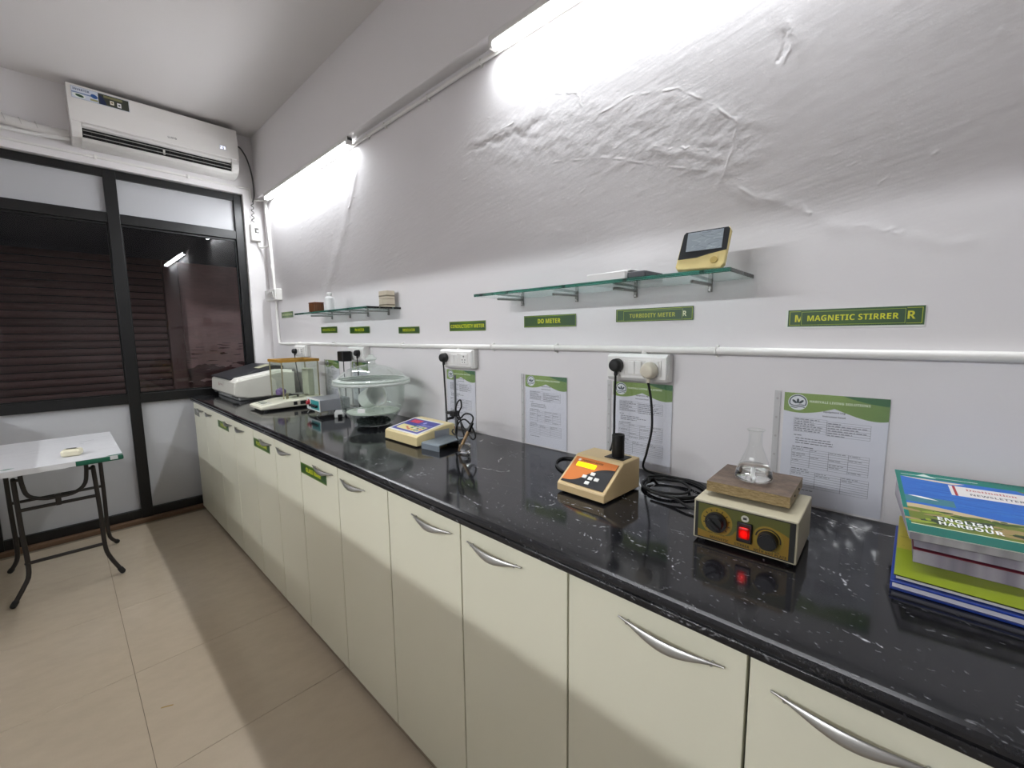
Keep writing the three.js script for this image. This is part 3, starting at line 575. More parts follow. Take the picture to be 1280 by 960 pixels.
function notice(label, zr, y0 = 0.9105, y1 = 1.2, w = 0.205, k = 0) {
  // zr: right edge of the printed sheet
  const n = thing('notice_sleeve', label, 'notice', [-0.0012, 0, zr - w / 2], FACE, 'printed notices in clear sleeves along the wall');
  sheet('paper', w, y1 - y0 - 0.004, 0.0008, notTex[k], paperWhite, n, [0, (y0 + y1) / 2, 0.0016]);
  const g = new THREE.PlaneGeometry(w + 0.014, y1 - y0 + 0.004, 24, 32), p = g.attributes.position;
  for (let i = 0; i < p.count; i++) p.setZ(i, 0.0042 + 0.0013 * noise(p.getX(i) * 26, p.getY(i) * 14, zr * 9) + 0.0008 * noise(p.getX(i) * 70, p.getY(i) * 60, zr));
  g.computeVertexNormals();
  mesh('sleeve', g, sleeveMat, n, [0, (y0 + y1) / 2, 0]);
  const strip = mesh('binding_strip', box(0.014, y1 - y0 + 0.002, 0.0008), punchStrip, n, [-w / 2 - 0.0155, (y0 + y1) / 2, 0.0026]);
  for (let i = 0; i < 6; i++) mesh('hole', cyl(0.003, 0.001, 8).rotateX(Math.PI / 2), M(0x9b9896, 0.8), strip, [0, -0.125 + i * 0.05, 0.0002]);
  return n;
}
notice('largest looking notice in a clear sleeve behind the magnetic stirrer', -0.033, 0.9105, 1.2, 0.207);
notice('notice in a clear sleeve crossed by a black cord, behind the orange panelled meter', -0.536, 0.9105, 1.195, 0.205, 1);
notice('notice in a clear sleeve under the DO METER sign', -0.935, 0.9105, 1.194, 0.206);
notice('notice in a clear sleeve behind the beaker and its tangled lead', -1.445, 0.9105, 1.192, 0.206, 1);
notice('notice in a clear sleeve between the balance and the glass desiccator', -2.812, 0.9105, 1.193, 0.206);
notice('notice in a clear sleeve right behind the glass desiccator', -2.42, 0.9105, 1.193, 0.206, 1);

// ================= GLASS SHELVES =================
const shelfGlass = M(0xffffff, 0.01, { transmission: 1, ior: 1.5, thickness: 0.01, attenuationColor: new THREE.Color(0.46, 0.84, 0.77), attenuationDistance: 0.06 });
function shelf(label, z0, z1, zs) {
  const s = thing('glass_shelf', label, 'shelf', [0, 1.49, (z0 + z1) / 2], FACE);
  mesh('glass', rbox(z1 - z0, 0.010, 0.197, 0.0012, 1), shelfGlass, s, [0, 0.010, 0.1015]);
  for (const z of zs) {
    const x = z - (z0 + z1) / 2;
    const b = mesh('bracket', rbox(0.012, 0.048, 0.007, 0.002), steel, s, [x, 0.001, 0.0045]);
    mesh('arm', capped([[0, 0.0, 0.0], [0, -0.003, 0.135]], 0.0048, 4, 10), steel, b, [0, -0.0015, 0.001]);
    mesh('screw', cyl(0.003, 0.003, 10).rotateX(Math.PI / 2), chrome, b, [0, -0.018, 0.004]);
  }
}
shelf('near clear glass shelf above the TURBIDITY METER sign', -1.222, -0.327, [-1.152, -0.892, -0.665, -0.437]);
shelf('far clear glass shelf near the room corner', -2.99, -2.03, [-2.868, -2.611, -2.385, -2.155]);
const SH = 1.5055;
{ // white flat carton with a grey end
  const t = thing('flat_carton', 'flat white carton with dark grey end lying on the near glass shelf', 'carton', [-0.128, SH, -0.665], FACE - 0.04);
  mesh('sleeve', rbox(0.128, 0.022, 0.12, 0.002), M(0xe9e8e6, 0.55), t, [0, 0.011, 0]);
  mesh('lid', rbox(0.124, 0.004, 0.10, 0.0015), M(0xdedddb, 0.5), t, [0.01, 0.0245, -0.008], [0.02, 0, 0.02]);
  mesh('end_cap', rbox(0.055, 0.018, 0.105, 0.004), M(0x4a4c50, 0.5), t, [0.092, 0.0095, -0.004]);
}
{ // tilted desktop meter
  const t = thing('display_meter', 'cream and black meter with a big grey screen leaning on the near glass shelf', 'meter', [-0.180, SH, -0.404], FACE + 0.06);
  const cream2 = M(0xe2cf8e, 0.45);
  const sh = [[-0.055, 0.004], [0.048, 0], [0.056, 0.010], [0.062, 0.096], [0.058, 0.104], [-0.044, 0.104], [-0.050, 0.097], [-0.060, 0.012]];
  mesh('case', extr(sh, 0.016, 0.003), cream2, t, [0, 0.0015, -0.002], [-0.30, 0, 0]);
  mesh('bezel', extr([[-0.055, 0.030], [-0.01, 0.031], [0.02, 0.038], [0.058, 0.044], [0.060, 0.097], [0.056, 0.102], [-0.043, 0.102], [-0.048, 0.096]], 0.003, 0.001), M(0x1a1e22, 0.35), t, [0, 0.0043, 0.0066], [-0.30, 0, 0]);
  const scr = canvas(256, 160, (c, w, h) => { c.fillStyle = '#8e979d'; c.fillRect(0, 0, w, h); for (let i = 0; i < 40; i++) { c.strokeStyle = `rgba(${rnd() < 0.5 ? '190,198,204' : '105,113,120'},0.35)`; c.lineWidth = rr(2, 7); c.beginPath(); const x = rr(0, w), y = rr(0, h); c.moveTo(x, y); c.quadraticCurveTo(x + rr(-60, 60), y + rr(-20, 20), x + rr(-90, 90), y + rr(-30, 30)); c.stroke(); } });
  sheet('screen', 0.084, 0.050, 0.002, M(0xffffff, 0.2, { map: scr }), blackPlastic, t, [0.005, 0.0745, -0.0125], [-0.30, 0, 0]);
  mesh('keypad', cyl(0.0085, 0.002, 20).rotateX(Math.PI / 2), M(0xb59d55, 0.5), t, [0.032, 0.0235, 0.0025], [-0.30, 0, 0]);
  mesh('stand', rbox(0.05, 0.06, 0.006, 0.002), M(0x3a3a3a, 0.5), t, [0, 0.034, -0.042], [0.42, 0, 0]);
}
{ // far shelf
  const wood = canvas(128, 128, (c, w, h) => { c.fillStyle = '#6e3f1c'; c.fillRect(0, 0, w, h); for (let i = 0; i < 60; i++) { c.strokeStyle = `rgba(${rnd() < 0.4 ? '40,24,6' : '140,84,40'},0.35)`; c.lineWidth = rr(1, 5); c.beginPath(); const x = rr(0, w); c.moveTo(x, 0); c.bezierCurveTo(x + rr(-10, 10), 40, x + rr(-10, 10), 80, x + rr(-6, 6), h); c.stroke(); } });
  const b = thing('wooden_box', 'small brown wooden box on the far glass shelf', 'box', [-0.16, SH, -2.735], FACE);
  mesh('body', rbox(0.085, 0.050, 0.06, 0.003), M(0xffffff, 0.5, { map: wood }), b, [0, 0.025, 0]);
  mesh('lid', rbox(0.087, 0.008, 0.062, 0.003), M(0x6b3a1a, 0.5), b, [0, 0.0545, 0]);
  const w = thing('reagent_bottle', 'white plastic bottle beside the brown box on the far shelf', 'bottle', [-0.135, SH, -2.60]);
  mesh('body', lathe([[0, 0], [0.024, 0], [0.026, 0.003], [0.026, 0.072], [0.023, 0.082], [0.012, 0.089], [0.012, 0.094], [0, 0.094]], 28), M(0xe9eaea, 0.4), w);
  mesh('cap', lathe([[0, 0], [0.0155, 0], [0.0155, 0.014], [0.013, 0.017], [0, 0.017]], 24), M(0xf2f2f0, 0.4), w, [0, 0.093, 0]);
  const cm = M(0xcfc3ae, 0.6), band = M(0x7d7360, 0.6);
  for (const [dz, dy, ww, lab] of [[0, 0, 0.038, 'lower left small beige carton stacked at the right end of the far shelf'], [0.040, 0, 0.038, 'lower right small beige carton stacked at the right end of the far shelf'], [0.020, 0.0435, 0.078, 'long beige carton on top of two small cartons on the far shelf']]) {
    const c = thing('carton', lab, 'carton', [-0.05, SH + dy, -2.110 + dz], FACE, 'beige cartons on the far shelf');
    mesh('body', rbox(ww, 0.042, 0.05, 0.0015), cm, c, [0, 0.0215, 0]);
    mesh('band', rbox(ww + 0.0008, 0.008, 0.0506, 0.0008), band, c, [0, dy ? 0.016 : 0.012, 0]);
  }
}

// ================= INSTRUMENTS ON THE WORKTOP =================
const T = TOP + 0.0005;
{ // spectrophotometer at the far end
  const s = thing('spectrophotometer', 'white benchtop instrument with a dark sloping lid beside the partition glass', 'instrument', [-0.275, T, -3.722], FACE);
  const wp = M(0xdedcd2, 0.4), W = 0.62;
  mesh('body', side([[-0.20, 0.018], [-0.20, 0.185], [-0.12, 0.195], [0.05, 0.165], [0.185, 0.142], [0.20, 0.132], [0.205, 0.05], [0.19, 0.034], [0.12, 0.016]], W, 0.008), wp, s);
  mesh('base', rbox(W - 0.05, 0.03, 0.36, 0.008), M(0x8f9190, 0.5), s, [0, 0.015, -0.01]);
  mesh('shoulder', side([[-0.19, 0.16], [-0.19, 0.20], [-0.10, 0.205], [0.17, 0.158], [0.19, 0.14], [0.1, 0.13]], 0.12, 0.01), M(0xe9e7df, 0.35), s, [W / 2 - 0.07, 0.0, 0]);
  mesh('lid', side([[-0.17, 0.20], [-0.17, 0.226], [-0.09, 0.232], [0.04, 0.198], [0.20, 0.156], [0.206, 0.148], [0.19, 0.142]], W - 0.14, 0.006), M(0x2d2e33, 0.4), s, [-0.06, 0.0, 0]);
  sheet('label_plate', 0.12, 0.085, 0.002, M(0xb9b79a, 0.5), M(0xb9b79a, 0.5), s, [0.10, 0.2255, -0.045], [-Math.PI / 2 + 0.26, 0, 0]);
  const lg = canvas(256, 64, (c, w, h) => { c.fillStyle = '#dedcd2'; c.fillRect(0, 0, w, h); c.fillStyle = '#9a2b24'; c.beginPath(); c.moveTo(20, 54); c.lineTo(38, 8); c.lineTo(56, 54); c.fill(); c.fillStyle = '#8f6b66'; c.font = 'bold 24px sans-serif'; c.fillText('SYSTRONICS', 66, 44); });
  sheet('logo', 0.16, 0.04, 0.0006, M(0xffffff, 0.4, { map: lg }), wp, s, [-0.02, 0.105, 0.2045], [0.06, 0, 0]);
  for (const x of [-0.24, 0.24]) mesh('foot', rbox(0.07, 0.012, 0.012, 0.003), M(0x4a4b4b, 0.5), s, [x, 0.03, 0.19]);
}
{ // analytical balance
  const b = thing('analytical_balance', 'cream analytical balance with a yellow-topped glass draft shield', 'balance', [-0.285, T, -2.925], FACE);
  const cr = M(0xdfdcc9, 0.4), yel = M(0xb8892f, 0.4), dark = M(0x202221, 0.5);
  mesh('base', side([[-0.19, 0.012], [-0.19, 0.055], [0.05, 0.052], [0.075, 0.05], [0.11, 0.044], [0.195, 0.032], [0.205, 0.026], [0.206, 0.014], [0.19, 0.010]], 0.235, 0.007), cr, b);
  mesh('keypad', rbox(0.15, 0.004, 0.055, 0.002), M(0xc9c8b9, 0.4), b, [-0.005, 0.0375, 0.155], [0.135, 0, 0]);
  mesh('display', rbox(0.09, 0.004, 0.028, 0.002), M(0x8a8f80, 0.3), b, [-0.02, 0.0405, 0.158], [0.135, 0, 0]);
  for (const [x, z] of [[-0.09, 0.17], [0.09, 0.17], [-0.09, -0.16], [0.09, -0.16]]) mesh('foot', cyl(0.014, 0.012, 16), dark, b, [x, 0.006, z]);
  sheet('rating_plate', 0.085, 0.022, 0.0008, dark, dark, b, [0.1182, 0.033, -0.06], [0, Math.PI / 2, 0]);
  sheet('rating_plate', 0.022, 0.022, 0.0008, dark, dark, b, [0.1182, 0.033, 0.012], [0, Math.PI / 2, 0]);
  // glass draft shield
  const gx = -0.055, gz = -0.055, w = 0.215, d = 0.222, h = 0.235, y = 0.056;
  const gt = M(0xf2f7f1, 0.0, { transmission: 1, ior: 1.5, thickness: 0 });
  for (const s of [-1, 1]) {
    mesh('side_glass', new THREE.PlaneGeometry(d, h), gt, b, [gx + s * w / 2, y + h / 2, gz], [0, Math.PI / 2, 0]);
    mesh('end_glass', new THREE.PlaneGeometry(w, h), gt, b, [gx, y + h / 2, gz + s * d / 2]);
    for (const q of [-1, 1]) mesh('post', rbox(0.007, h, 0.007, 0.001), M(0x9c9576, 0.4), b, [gx + s * w / 2, y + h / 2, gz + q * d / 2]);
  }
  mesh('top_frame', mergeGeometries([box(w + 0.014, 0.017, 0.018).translate(0, 0, d / 2), box(w + 0.014, 0.017, 0.018).translate(0, 0, -d / 2), box(0.018, 0.017, d).translate(w / 2, 0, 0), box(0.018, 0.017, d).translate(-w / 2, 0, 0)]), yel, b, [gx, y + h + 0.004, gz]);
  mesh('top_glass', new THREE.PlaneGeometry(w - 0.02, d - 0.02), gt, b, [gx, y + h + 0.004, gz], [-Math.PI / 2, 0, 0]);
  mesh('back_column', rbox(0.10, 0.18, 0.04, 0.006), M(0xc3c6b4, 0.5), b, [gx, y + 0.09, gz - d / 2 + 0.026]);
  mesh('pan', lathe([[0, 0], [0.006, 0], [0.006, 0.016], [0.040, 0.018], [0.041, 0.021], [0, 0.020]], 32), steel, b, [gx + 0.02, 0.054, gz - 0.005]);
  mesh('level_knob', cyl(0.008, 0.035, 16), M(0x9e977f, 0.4, { metalness: 0.6 }), b, [gx + 0.09, 0.072, gz + 0.085]);
  const v = thing('silica_pouch', 'purple sachet sitting on the pan of the balance', 'sachet', [-0.327, T + 0.0755, -2.958], FACE);
  const pg = new THREE.SphereGeometry(0.03, 20, 14); { const p = pg.attributes.position; for (let i = 0; i < p.count; i++) { const q = 1 + 0.25 * noise(p.getX(i) * 60, p.getY(i) * 60, p.getZ(i) * 60); p.setXYZ(i, p.getX(i) * q, Math.max(-0.017, p.getY(i) * q * 0.9) + 0.018, p.getZ(i) * q); } pg.computeVertexNormals(); }
  mesh('bag', pg, M(0x6d5a86, 0.5), v);
  mesh('tie', rbox(0.03, 0.012, 0.006, 0.002), M(0x8b7a9e, 0.5), v, [-0.028, 0.03, 0]);
}
{ // small box meter on wire legs
  const b = thing('box_meter', 'grey box with a white and teal front panel propped on wire legs', 'meter', [-0.235, T, -2.49], FACE - 0.05);
  mesh('case', rbox(0.20, 0.064, 0.17, 0.003), M(0x8c8e93, 0.45), b, [0, 0.060, -0.01]);
  const pr = canvas(256, 96, (c, w, h) => { c.fillStyle = '#dfe6e3'; c.fillRect(0, 0, w, h); c.fillStyle = '#2e9a9a'; c.fillRect(84, 12, 160, 72); c.fillStyle = '#c01f35'; c.beginPath(); c.arc(44, 40, 26, 0, 7); c.fill(); c.fillStyle = '#222'; for (let i = 0; i < 4; i++) { c.beginPath(); c.arc(96 + i * 36, 56, 13, 0, 7); c.fill(); } });
  sheet('front_panel', 0.204, 0.068, 0.003, M(0xffffff, 0.4, { map: pr }), whitePlastic, b, [0, 0.060, 0.0768]);
  for (const [x, r] of [[-0.067, 0.012], [-0.026, 0.007], [0.003, 0.007], [0.032, 0.007], [0.061, 0.007]]) mesh('knob', cyl(r, 0.014, 16).rotateX(Math.PI / 2), x < -0.06 ? M(0xb51c30, 0.4) : blackPlastic, b, [x, x < -0.06 ? 0.065 : 0.054, 0.085]);
  for (const x of [-0.075, 0.075]) mesh('leg', capped([[x, 0.028, 0.055], [x, 0.015, 0.078], [x, 0.004, 0.086]], 0.003, 10, 8), steel, b);
  for (const x of [-0.07, 0.07]) mesh('foot', rbox(0.016, 0.028, 0.016, 0.003), blackRubber, b, [x, 0.014, -0.075]);
}
{ const c = thing('power_adapter', 'little white adapter block in front of the glass desiccator', 'adapter', [-0.235, T, -2.33], FACE - 0.5); mesh('block', rbox(0.085, 0.03, 0.05, 0.004), M(0xe4e4e2, 0.4), c, [0, 0.015, 0]); mesh('plug_end', rbox(0.014, 0.018, 0.022, 0.003), blackPlastic, c, [0.049, 0.0095, -0.004]); }
{ // desiccator
  const cx = -0.222, cz = -1.975;
  const d = thing('desiccator', 'large round glass desiccator with a domed lid and stopcock', 'desiccator', [cx, T, cz]);
  const g2 = M(0xf5f8f6, 0.0, { transmission: 1, ior: 1.5, thickness: 0 });
  const frost = M(0xe6ebe6, 0.45, { transmission: 0.35, thickness: 0, ior: 1.5 });
  mesh('bowl', lathe([[0, 0.004], [0.085, 0.004], [0.098, 0.012], [0.114, 0.036], [0.126, 0.058], [0.134, 0.066], [0.148, 0.082], [0.155, 0.12], [0.160, 0.20], [0.163, 0.212]], 72), g2, d);
  mesh('bowl_inside', lathe([[0, 0.010], [0.083, 0.010], [0.094, 0.018], [0.108, 0.038], [0.121, 0.060], [0.129, 0.069], [0.143, 0.084], [0.150, 0.12], [0.155, 0.20], [0.158, 0.212]], 72), g2, d);
  mesh('rim', lathe([[0.156, 0.208], [0.183, 0.209], [0.187, 0.213], [0.187, 0.221], [0.183, 0.2245], [0.156, 0.2245]], 72), frost, d);
  const lid = mesh('lid', lathe([[0.150, 0.2255], [0.185, 0.2255], [0.187, 0.229], [0.186, 0.234], [0.168, 0.238], [0.158, 0.250], [0.138, 0.268], [0.105, 0.286], [0.062, 0.299], [0.028, 0.305], [0.021, 0.312], [0.020, 0.332]], 72), g2, d);
  mesh('flange', lathe([[0.160, 0.2257], [0.184, 0.2257], [0.1862, 0.229], [0.185, 0.2335], [0.170, 0.2365], [0.160, 0.2365]], 72), frost, lid);
  mesh('neck', lathe([[0.023, 0.326], [0.026, 0.330], [0.026, 0.340], [0.017, 0.344], [0.016, 0.352]], 32), frost, lid);
  const tap = mesh('stopcock', mergeGeometries([cyl(0.010, 0.05, 16).rotateZ(Math.PI / 2).translate(0, 0.342, 0), cyl(0.006, 0.022, 12).translate(0.03, 0.334, 0), cyl(0.013, 0.006, 16).rotateZ(Math.PI / 2).translate(0.027, 0.342, 0)]), labGlass, d); tap.rotation.y = 0.9;
  mesh('tube_neck', lathe([[0.012, 0.346], [0.013, 0.352], [0.013, 0.376], [0.014, 0.378]], 20), labGlass, d);
  const porc = M(0xe2e6dc, 0.3);
  const ps = new THREE.Shape(); ps.absarc(0, 0, 0.126, 0, Math.PI * 2);
  for (let k = 0; k < 14; k++) { const a = k < 8 ? k / 8 * 6.283 : k / 6 * 6.283, r = k < 8 ? 0.095 : 0.052, h = new THREE.Path(); h.absarc(r * Math.cos(a), r * Math.sin(a), k < 8 ? 0.012 : 0.010, 0, Math.PI * 2); ps.holes.push(h); }
  mesh('perforated_plate', new THREE.ExtrudeGeometry(ps, { depth: 0.005, bevelEnabled: true, bevelSize: 0.002, bevelThickness: 0.0015, bevelSegments: 2, curveSegments: 40 }).rotateX(-Math.PI / 2), porc, d, [0, 0.0685, 0]);
  const silica = M(0x3c4443, 0.8), beads = []; const bg = new THREE.IcosahedronGeometry(0.005, 0);
  seed = 99; for (let i = 0; i < 420; i++) { const r = 0.082 * Math.sqrt(rnd()), a = rnd() * 6.283; beads.push(bg.clone().translate(r * Math.cos(a), 0.0165 + rr(0, 0.012), r * Math.sin(a))); }
  const si = mesh('silica_beads', mergeGeometries(beads), silica, d); si.userData.kind = 'stuff';
  sheet('maker_label', 0.034, 0.02, 0.0005, M(0xeeeeec, 0.5), M(0xeeeeec, 0.5), d, [-0.1175, 0.098, 0.102], [0, -0.86, 0]);
  const bk = thing('plastic_beaker', 'frosted white beaker lying on its side inside the glass desiccator', 'beaker', [cx + 0.0, T + 0.078, cz + 0.0]);
  const bm = M(0xf6f7f5, 0.45, { transmission: 0.15, thickness: 0 });
  const bgm = lathe([[0, 0], [0.043, 0], [0.046, 0.004], [0.052, 0.108], [0.056, 0.112], [0.054, 0.113], [0.050, 0.109], [0.044, 0.006], [0, 0.005]], 36).translate(0, 0.0, 0);
  mesh('cup', bgm, bm, bk, [-0.005, 0.0455, -0.058], [1.25, 0, 0]);
}
{ // pH / conductivity meter
  const m = thing('conductivity_meter', 'cream bench meter with a blue, red and yellow keypad panel', 'meter', [-0.245, T, -1.543], FACE);
  const cm = M(0xe4d3a0, 0.42), W = 0.24;
  mesh('case', side([[-0.10, 0.004], [-0.10, 0.066], [-0.092, 0.071], [-0.055, 0.071], [0.088, 0.046], [0.096, 0.040], [0.098, 0.006], [0.094, 0.004]], W, 0.004), cm, m);
  const a = Math.atan2(0.025, 0.143);
  const pr = canvas(512, 320, (c, w, h) => {
    c.fillStyle = '#eceae4'; c.fillRect(0, 0, w, h); c.fillStyle = '#35389a'; c.fillRect(22, 20, w - 44, h - 40);
    c.fillStyle = '#d82d55'; c.font = 'bold 62px sans-serif'; c.fillText('88.8', 70, 100); c.fillStyle = '#cb2a52'; c.fillRect(60, 38, 170, 72); c.fillStyle = '#f04a6c'; c.font = 'bold 56px sans-serif'; c.fillText('0.00', 78, 94);
    c.fillStyle = '#aeb2e8'; c.beginPath(); c.arc(300, 78, 22, 0, 7); c.fill(); c.font = 'bold 26px sans-serif'; c.fillText('CONDUCTIVITY', 290, 130);
    c.fillStyle = '#e9dc9a'; c.beginPath(); c.moveTo(60, 170); c.lineTo(250, 170); c.quadraticCurveTo(280, 150, 330, 150); c.lineTo(452, 150); c.lineTo(440, 270); c.lineTo(80, 270); c.quadraticCurveTo(40, 250, 60, 170); c.fill();
    const col = ['#2f7a44', '#3a78a8', '#7fb0c8', '#3f8a4a', '#dadada', '#222', '#d06a4a', '#caa23a'];
    for (let i = 0; i < 4; i++) for (let j = 0; j < 3; j++) { c.fillStyle = col[(i + j * 3) % 8]; c.fillRect(250 + i * 46, 160 + j * 36, 36, 26); }
    c.fillStyle = '#cf6a40'; for (let i = 0; i < 3; i++) c.fillRect(160 + i * 30, 200 + i * 14, 34, 20);
  });
  sheet('keypad_panel', 0.216, 0.142, 0.002, M(0xffffff, 0.35, { map: pr }), M(0xeceae4, 0.4), m, [-0.002, 0.0598, 0.0165], [-Math.PI / 2 + a, 0, 0]);
  sheet('side_label', 0.075, 0.03, 0.0008, M(0xa7abb2, 0.5), M(0xa7abb2, 0.5), m, [W / 2 + 0.0003, 0.038, -0.03], [0, Math.PI / 2, 0]);
  mesh('socket_red', cyl(0.007, 0.016, 14).rotateX(Math.PI / 2), M(0xb02a22, 0.4), m, [0.10, 0.045, -0.106]);
  for (const [x, z] of [[-0.1, 0.08], [0.1, 0.08], [-0.1, -0.08], [0.1, -0.08]]) mesh('foot', cyl(0.008, 0.005, 12), blackRubber, m, [x, 0.0025, z]);
}
{ // electrode stand
  const s = thing('electrode_stand', 'flat grey base with a thin upright rod beside the cream bench meter', 'stand', [-0.252, T, -1.366], FACE + 0.13);
  mesh('base', side([[-0.075, 0.0], [-0.075, 0.026], [0.070, 0.026], [0.075, 0.022], [0.075, 0.0], [0.070, 0.0], [0.070, 0.022], [-0.07, 0.022], [-0.07, 0]], 0.098, 0.001), M(0x7e8890, 0.4), s);
  mesh('rod', cyl(0.0048, 0.26, 14), M(0x7f8488, 0.3, { metalness: 0.7 }), s, [0.02, 0.155, -0.055]);
  mesh('clamp', mergeGeometries([rbox(0.03, 0.022, 0.024, 0.003), cyl(0.007, 0.03, 12).rotateZ(Math.PI / 2).translate(-0.026, 0, 0).toNonIndexed(), cyl(0.006, 0.03, 12).rotateX(Math.PI / 2).translate(-0.008, -0.018, 0.012).toNonIndexed()]), blackPlastic, s, [0.016, 0.128, -0.05]);
}
{ // beaker with probe
  const b = thing('glass_beaker', 'small glass beaker of water holding the electrode', 'beaker', [-0.262, T, -1.222]);
  mesh('cup', lathe([[0, 0.002], [0.021, 0.002], [0.0235, 0.006], [0.0235, 0.058], [0.026, 0.062]], 40), labGlass, b);
  mesh('water', lathe([[0, 0.004], [0.0205, 0.004], [0.0226, 0.008], [0.0226, 0.034], [0, 0.034]], 40), M(0xffffff, 0, { transmission: 1, ior: 1.33, thickness: 0.04 }), b);
  const e = thing('electrode', 'gold and black probe with tangled black lead standing in the beaker', 'electrode', [-0.262, T, -1.222]);
  const dir = [0.018, 0, 0.022];
  mesh('shaft', capped([[-0.012, 0.012, -0.016], [0.012, 0.085, 0.010]], 0.0062, 6, 14), M(0xc0a079, 0.3, { metalness: 0.35 }), e);
  mesh('grip', cyl(0.0085, 0.036, 16, 0.006), blackPlastic, e, [0.0175, 0.1005, 0.0155], [0.33, 0, -0.30]);
  mesh('lead', tube([[0.022, 0.115, 0.020], [0.026, 0.135, 0.022], [0.03, 0.145, 0.004], [0.03, 0.143, -0.03], [0.032, 0.125, -0.055], [0.034, 0.115, -0.075], [0.03, 0.15, -0.085], [0.03, 0.185, -0.072], [0.03, 0.195, -0.055], [0.03, 0.17, -0.05], [0.032, 0.14, -0.07], [0.03, 0.10, -0.05], [0.028, 0.075, -0.02], [0.028, 0.05, 0.016], [0.03, 0.06, 0.028], [0.03, 0.095, 0.012], [0.034, 0.12, -0.04], [0.036, 0.09, -0.085], [0.036, 0.05, -0.095], [0.036, 0.025, -0.07], [0.036, 0.04, -0.045], [0.036, 0.09, -0.06], [0.04, 0.125, -0.075], [0.05, 0.10, -0.10], [0.06, 0.04, -0.125], [0.07, 0.045, -0.16], [0.10, 0.046, -0.192]], 0.0032, 240, 7), blackRubber, e);
}
{ // turbidity meter
  const t = thing('turbidity_meter', 'cream wedge-shaped meter with an orange and black panel and a black tube', 'meter', [-0.259, T, -0.637], FACE - 0.042);
  const cm = M(0xd9bf90, 0.42), W = 0.158;
  mesh('case', side([[-0.09, 0.005], [-0.09, 0.090], [-0.088, 0.093], [-0.006, 0.093], [0.0, 0.090], [0.088, 0.029], [0.090, 0.025], [0.090, 0.007], [0.087, 0.005]], W, 0.003), cm, t);
  const L = Math.hypot(0.088, 0.061), a = Math.atan2(0.061, 0.088);
  const pr = canvas(512, 360, (c, w, h) => {
    c.fillStyle = '#dd7f3c'; c.fillRect(0, 0, w, h);
    c.fillStyle = '#26272b'; c.beginPath(); c.moveTo(0, h); c.lineTo(0, h * 0.93); c.bezierCurveTo(200, h * 0.93, 210, h * 0.62, 320, h * 0.38); c.quadraticCurveTo(400, h * 0.24, w, h * 0.22); c.lineTo(w, h); c.fill();
    c.fillStyle = '#5a2a16'; c.font = 'bold 30px sans-serif'; c.fillText('TURBIDITY METER', 92, 50); c.fillStyle = '#f3e5de'; c.beginPath(); c.arc(60, 40, 17, 0, 7); c.fill();
  });
  const mid = V(0, 0.0605, 0.043), nrm = V(0, Math.cos(a), Math.sin(a));
  sheet('front_panel', 0.140, 0.094, 0.0016, M(0xffffff, 0.4, { map: pr }), M(0x26272b, 0.4), t, [0, 0.0596 + 0.0009 * nrm.y + 0.0003, 0.044 + 0.0009 * nrm.z + 0.0003], [-(Math.PI / 2 - a), 0, 0]);
  const at = (u, v, o) => { const dv = V(0, Math.sin(a), -Math.cos(a)); return [u, 0.0596 + dv.y * v + nrm.y * o, 0.044 + dv.z * v + nrm.z * o]; };
  mesh('lcd', rbox(0.064, 0.015, 0.003, 0.001), new THREE.MeshStandardMaterial({ color: 0xd9cc10, roughness: 0.3, emissive: 0xf5e400, emissiveIntensity: 0.75 }), t, at(-0.022, 0.021, 0.0025), [-(Math.PI / 2 - a), 0, 0]);
  for (const [u, v] of [[0.014, -0.002], [-0.006, -0.016], [0.014, -0.018], [0.034, -0.017], [0.012, -0.034]]) mesh('key', rbox(0.014, 0.0105, 0.003, 0.001), M(0xf0efe9, 0.4), t, at(u, v, 0.0026), [-(Math.PI / 2 - a), 0, 0]);
  mesh('cell_plate', rbox(0.06, 0.003, 0.05, 0.001), blackPlastic, t, [0.034, 0.0937, -0.047]);
  mesh('cell_cap', lathe([[0, 0], [0.0175, 0], [0.0175, 0.064], [0.0165, 0.066], [0.0125, 0.0655], [0.012, 0.063], [0, 0.063]], 32), M(0x101010, 0.5), t, [0.034, 0.0945, -0.047]);
  for (const [x, z] of [[-0.065, 0.07], [0.065, 0.07], [-0.065, -0.07], [0.065, -0.07]]) mesh('foot', cyl(0.008, 0.006, 12), blackRubber, t, [x, 0.003, z]);
}
